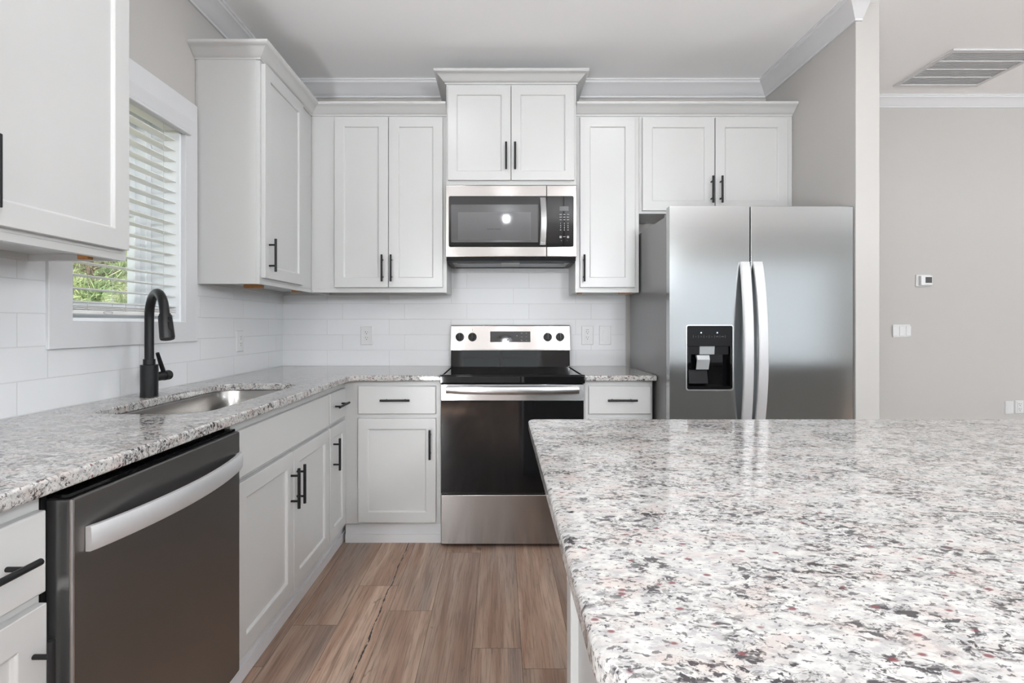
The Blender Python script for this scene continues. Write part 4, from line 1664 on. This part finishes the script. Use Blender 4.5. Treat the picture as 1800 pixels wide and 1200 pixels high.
TW = BW - 0.009
plate('wall_outlet', 'white outlet on the sink wall near the corner', 'outlet', 'left', LW + 0.009, 2.775, 1.094, 0.036, 0.058, 'outlet', 'white electrical outlets')
plate('wall_outlet', 'white outlet on the back wall tile left of the range', 'outlet', 'back', TW, -0.875, 1.112, 0.039, 0.062, 'outlet', 'white electrical outlets')
plate('wall_outlet', 'white outlet on the tile just right of the range controls', 'outlet', 'back', TW, 0.567, 1.114, 0.039, 0.062, 'gfci', 'white electrical outlets')
plate('blank_plate', 'blank white cover plate on the tile beside the refrigerator', 'wall plate', 'back', TW, 0.683, 1.114, 0.039, 0.062, 'blank', 'blank cover plates')
FS = 895.0 / FW
plate('switch_plate', 'triple white rocker switch plate below the thermostat', 'light switch', 'back', FW, (1584 - 880) / FS, 1.185 - 11.5 / FS, 0.060, 0.044, 'switch3')
plate('blank_plate', 'blank white cover plate low on the far wall', 'wall plate', 'back', FW, (1773.5 - 880) / FS, 1.185 - 146 / FS, 0.0295, 0.045, 'blank', 'blank cover plates')
plate('wall_outlet', 'white outlet low on the far wall at the right edge', 'outlet', 'back', FW, (1791 - 880) / FS, 1.185 - 145 / FS, 0.0295, 0.045, 'outlet', 'white electrical outlets')

# thermostat
tx, tz = (1622 - 880) / FS, 1.185 + 76.5 / FS
t = thing('thermostat', 'small white thermostat with a grey screen on the far wall', 'thermostat', (tx, FW, tz))
bm = B()
front_rings(bm, 'back', FW, [(tx - 0.052, tx + 0.052, tz - 0.042, tz + 0.042, 0.0), (tx - 0.052, tx + 0.052, tz - 0.042, tz + 0.042, 0.006), (tx - 0.048, tx + 0.048, tz - 0.038, tz + 0.038, 0.009)])
link('back_plate', bm, M['plate'], t, 0.002)
bm = B()
box(bm, tx - 0.034, tx + 0.046, FW - 0.028, FW - 0.008, tz - 0.034, tz + 0.034)
link('housing', bm, M['plate'], t, 0.004)
bm = B()
box(bm, tx - 0.004, tx + 0.040, FW - 0.0292, FW - 0.0275, tz - 0.016, tz + 0.024)
link('screen', bm, M['slot'], t)
bm = B()
for k in range(4):
    box(bm, tx - 0.004 + k * 0.0115, tx + 0.004 + k * 0.0115, FW - 0.0288, FW - 0.0275, tz - 0.027, tz - 0.023)
link('button_row', bm, M['cord'], t)

# ------------------------------------------------------------------ return air grille on the ceiling
gx0, gx1, gy0, gy1 = 2.586, 3.140, 2.908, 3.358
gr = thing('return_air_grille', 'white return air grille on the ceiling at the upper right', 'vent', ((gx0 + gx1) / 2, (gy0 + gy1) / 2, CZ))
bm = B()
fwid = 0.028
zb = CZ - 0.010
box(bm, gx0, gx1, gy0, gy0 + fwid, zb, CZ)
box(bm, gx0, gx1, gy1 - fwid, gy1, zb, CZ)
box(bm, gx0, gx0 + fwid, gy0 + fwid, gy1 - fwid, zb, CZ)
box(bm, gx1 - fwid, gx1, gy0 + fwid, gy1 - fwid, zb, CZ)
for k in (1, 2, 3):
    yy = gy0 + fwid + (gy1 - gy0 - 2 * fwid) * k / 4
    box(bm, gx0 + fwid, gx1 - fwid, yy - 0.005, yy + 0.005, zb, CZ - 0.002)
link('frame', bm, M['trim'], gr, 0.002)
bm = B()
nb = 30
for k in range(nb):
    yy = gy0 + fwid + (gy1 - gy0 - 2 * fwid) * (k + 0.5) / nb
    prism(bm, [(yy - 0.006, CZ - 0.008), (yy - 0.005, CZ - 0.008), (yy + 0.006, CZ - 0.001), (yy + 0.005, CZ - 0.001)], 'X', gx0 + fwid, gx1 - fwid)
link('blades', bm, M['grille'], gr)
bm = B()
box(bm, gx0 + fwid, gx1 - fwid, gy0 + fwid, gy1 - fwid, CZ - 0.001, CZ)
link('duct_back', bm, M['grille_dark'], gr)

# ------------------------------------------------------------------ ceiling lights of the room, and unseen globes added as fill


def fill_globe(x, y, drop, label, r=0.13, glow='lamp'):  # hanging globe added out of view to brighten the room evenly
    t = thing('hanging_fill_light', label, 'fill light', (x, y, CZ), 'added fill globes')
    bm = B()
    cyl(bm, (x, y, CZ - 0.022), (x, y, CZ), 0.065, n=32)
    cyl(bm, (x, y, CZ - drop + r - 0.01), (x, y, CZ - 0.022), 0.006, n=12)
    link('stem', bm, M['black'], t, 0.001)
    bm = B()
    bmesh.ops.create_uvsphere(bm, u_segments=28, v_segments=16, radius=r)
    bmesh.ops.translate(bm, verts=bm.verts[:], vec=(x, y, CZ - drop))
    link('globe', bm, M[glow], t)


fill_globe(0.75, -0.15, 0.80, 'small added white fill globe over the near end of the island', 0.045)
fill_globe(1.22, -1.20, 0.88, 'added white fill globe between the island and the room behind', 0.18)
fill_globe(-0.95, -0.90, 1.00, 'low added white fill globe by the sink wall behind the camera', 0.11)
fill_globe(4.80, 0.30, 0.85, 'added white fill globe beyond the island toward the far wall', 0.145, 'fill_cool')
fill_globe(6.20, -1.00, 0.90, 'added white fill globe at the far right by the side wall', 0.12, 'fill_cool')


def recessed(x, y, label, r=0.075):
    t = thing('recessed_light', label, 'ceiling light', (x, y, CZ), 'recessed ceiling lights')
    bm = B()
    n = 32
    prof = [(r + 0.02, CZ), (r + 0.018, CZ - 0.006), (r + 0.002, CZ - 0.008), (r, CZ - 0.002)]
    rings = [[bm.verts.new((x + q * math.cos(2 * math.pi * k / n), y + q * math.sin(2 * math.pi * k / n), z)) for k in range(n)] for q, z in prof]
    for a, b2 in zip(rings, rings[1:]):
        for k in range(n):
            j = (k + 1) % n
            bm.faces.new((a[k], a[j], b2[j], b2[k]))
    link('trim_ring', bm, M['trim'], t)
    bm = B()
    cyl(bm, (x, y, CZ - 0.004), (x, y, CZ - 0.001), r, n=n)
    link('diffuser', bm, M['lamp_can'], t)


recessed(0.83, 1.98, 'recessed ceiling light in front of the range and refrigerator')
recessed(-0.35, 1.98, 'recessed ceiling light over the aisle by the sink')
lt = thing('floor_fill_light', 'added white fill globe on the floor by the sink wall behind the camera', 'lamp', (-1.0, -1.6, 0))  # added out of view to lift the low fronts and the ceiling
bm = B()
cyl(bm, (-1.0, -1.6, 0.0), (-1.0, -1.6, 0.02), 0.16, n=32)
cyl(bm, (-1.0, -1.6, 0.02), (-1.0, -1.6, 0.23), 0.012, n=16)
link('stand', bm, M['black'], lt, 0.002)
bm = B()
bmesh.ops.create_uvsphere(bm, u_segments=28, v_segments=16, radius=0.19)
bmesh.ops.translate(bm, verts=bm.verts[:], vec=(-1.0, -1.6, 0.40))
link('globe', bm, M['lamp'], lt)
t = thing('ceiling_light', 'small flush ceiling light behind the camera', 'ceiling light', (0.08, -1.30, CZ))
bm = B()
cyl(bm, (0.08, -1.30, CZ - 0.05), (0.08, -1.30, CZ), 0.10, n=32)
link('canopy', bm, M['trim'], t, 0.003)
bm = B()
cyl(bm, (0.08, -1.30, CZ - 0.12), (0.08, -1.30, CZ - 0.05), 0.034, 0.040, n=32)
link('glass_shade', bm, M['lamp'], t, 0.01)

# ------------------------------------------------------------------ outside the window
bm = B()
box(bm, -40, LW - TH - 0.02, -20, 40, -0.60, -0.45)
structure('ground', bm, M['ground'])


def pine(x, y, h, spread, seed, label, mat, tufts, trunk=0.04):
    rr = random.Random(seed)
    z0 = -0.45
    t = thing('pine_tree', label, 'tree', (x, y, z0), 'young pines outside the window')
    bm = B()
    pts = [(x + rr.uniform(-0.02, 0.02) * k, y + rr.uniform(-0.02, 0.02) * k, z0 + h * k / 6) for k in range(7)]
    tube(bm, pts, [trunk * (1 - k / 7.5) for k in range(7)], 8)
    tips = []
    for k in range(int(tufts / 6)):
        f = rr.uniform(0.08, 0.97)
        a = rr.uniform(0, 2 * math.pi)
        L = spread * (1.05 - f) ** 0.7 * rr.uniform(0.5, 1.0)
        b0 = Vector((x, y, z0 + h * f))
        b1 = b0 + Vector((math.cos(a) * L, math.sin(a) * L, L * rr.uniform(0.15, 0.6)))
        cyl(bm, b0, b1, 0.008, 0.003, n=5)
        for q in range(6):
            tips.append((b0.lerp(b1, rr.uniform(0.3, 1.0)), (b1 - b0).normalized()))
    link('trunk', bm, M['bark'], t)
    bm = B()
    for p, d in tips:
        for q in range(22):
            v = (d * 0.7 + Vector((rr.gauss(0, 1), rr.gauss(0, 1), rr.gauss(0.25, 1)))).normalized()
            L = rr.uniform(0.11, 0.24)
            side = v.cross(Vector((rr.gauss(0, 1), rr.gauss(0, 1), rr.gauss(0, 1)))).normalized() * 0.0035
            tip = p + v * L
            bm.faces.new([bm.verts.new(p - side), bm.verts.new(p + side), bm.verts.new(tip)])
    me_o = bpy.data.meshes.new('needles')
    bm.to_mesh(me_o)
    bm.free()
    me_o.transform(Matrix.Translation(-t.location))
    me_o.materials.append(mat)
    o = bpy.data.objects.new('needles', me_o)
    COL.objects.link(o)
    o.parent = t


pine(-3.6, 4.5, 3.6, 1.25, 1, 'bushy green young pine just outside the window glass', M['needle'], 1100)
pine(-5.7, 6.9, 4.2, 1.5, 2, 'taller young pine standing behind the bushy one outside', M['needle'], 1100, 0.05)
pine(-7.5, 10.4, 4.0, 2.0, 3, 'straw-coloured young pine farther out beyond the glass', M['needle_dry'], 1200, 0.05)
pine(-11.5, 13.5, 6.0, 2.6, 4, 'tall thin pine far outside the window', M['needle_dry'], 1200, 0.09)
pine(-12.0, 19.0, 8.5, 2.8, 5, 'tallest pine, farthest outside the window', M['needle'], 1200, 0.11)
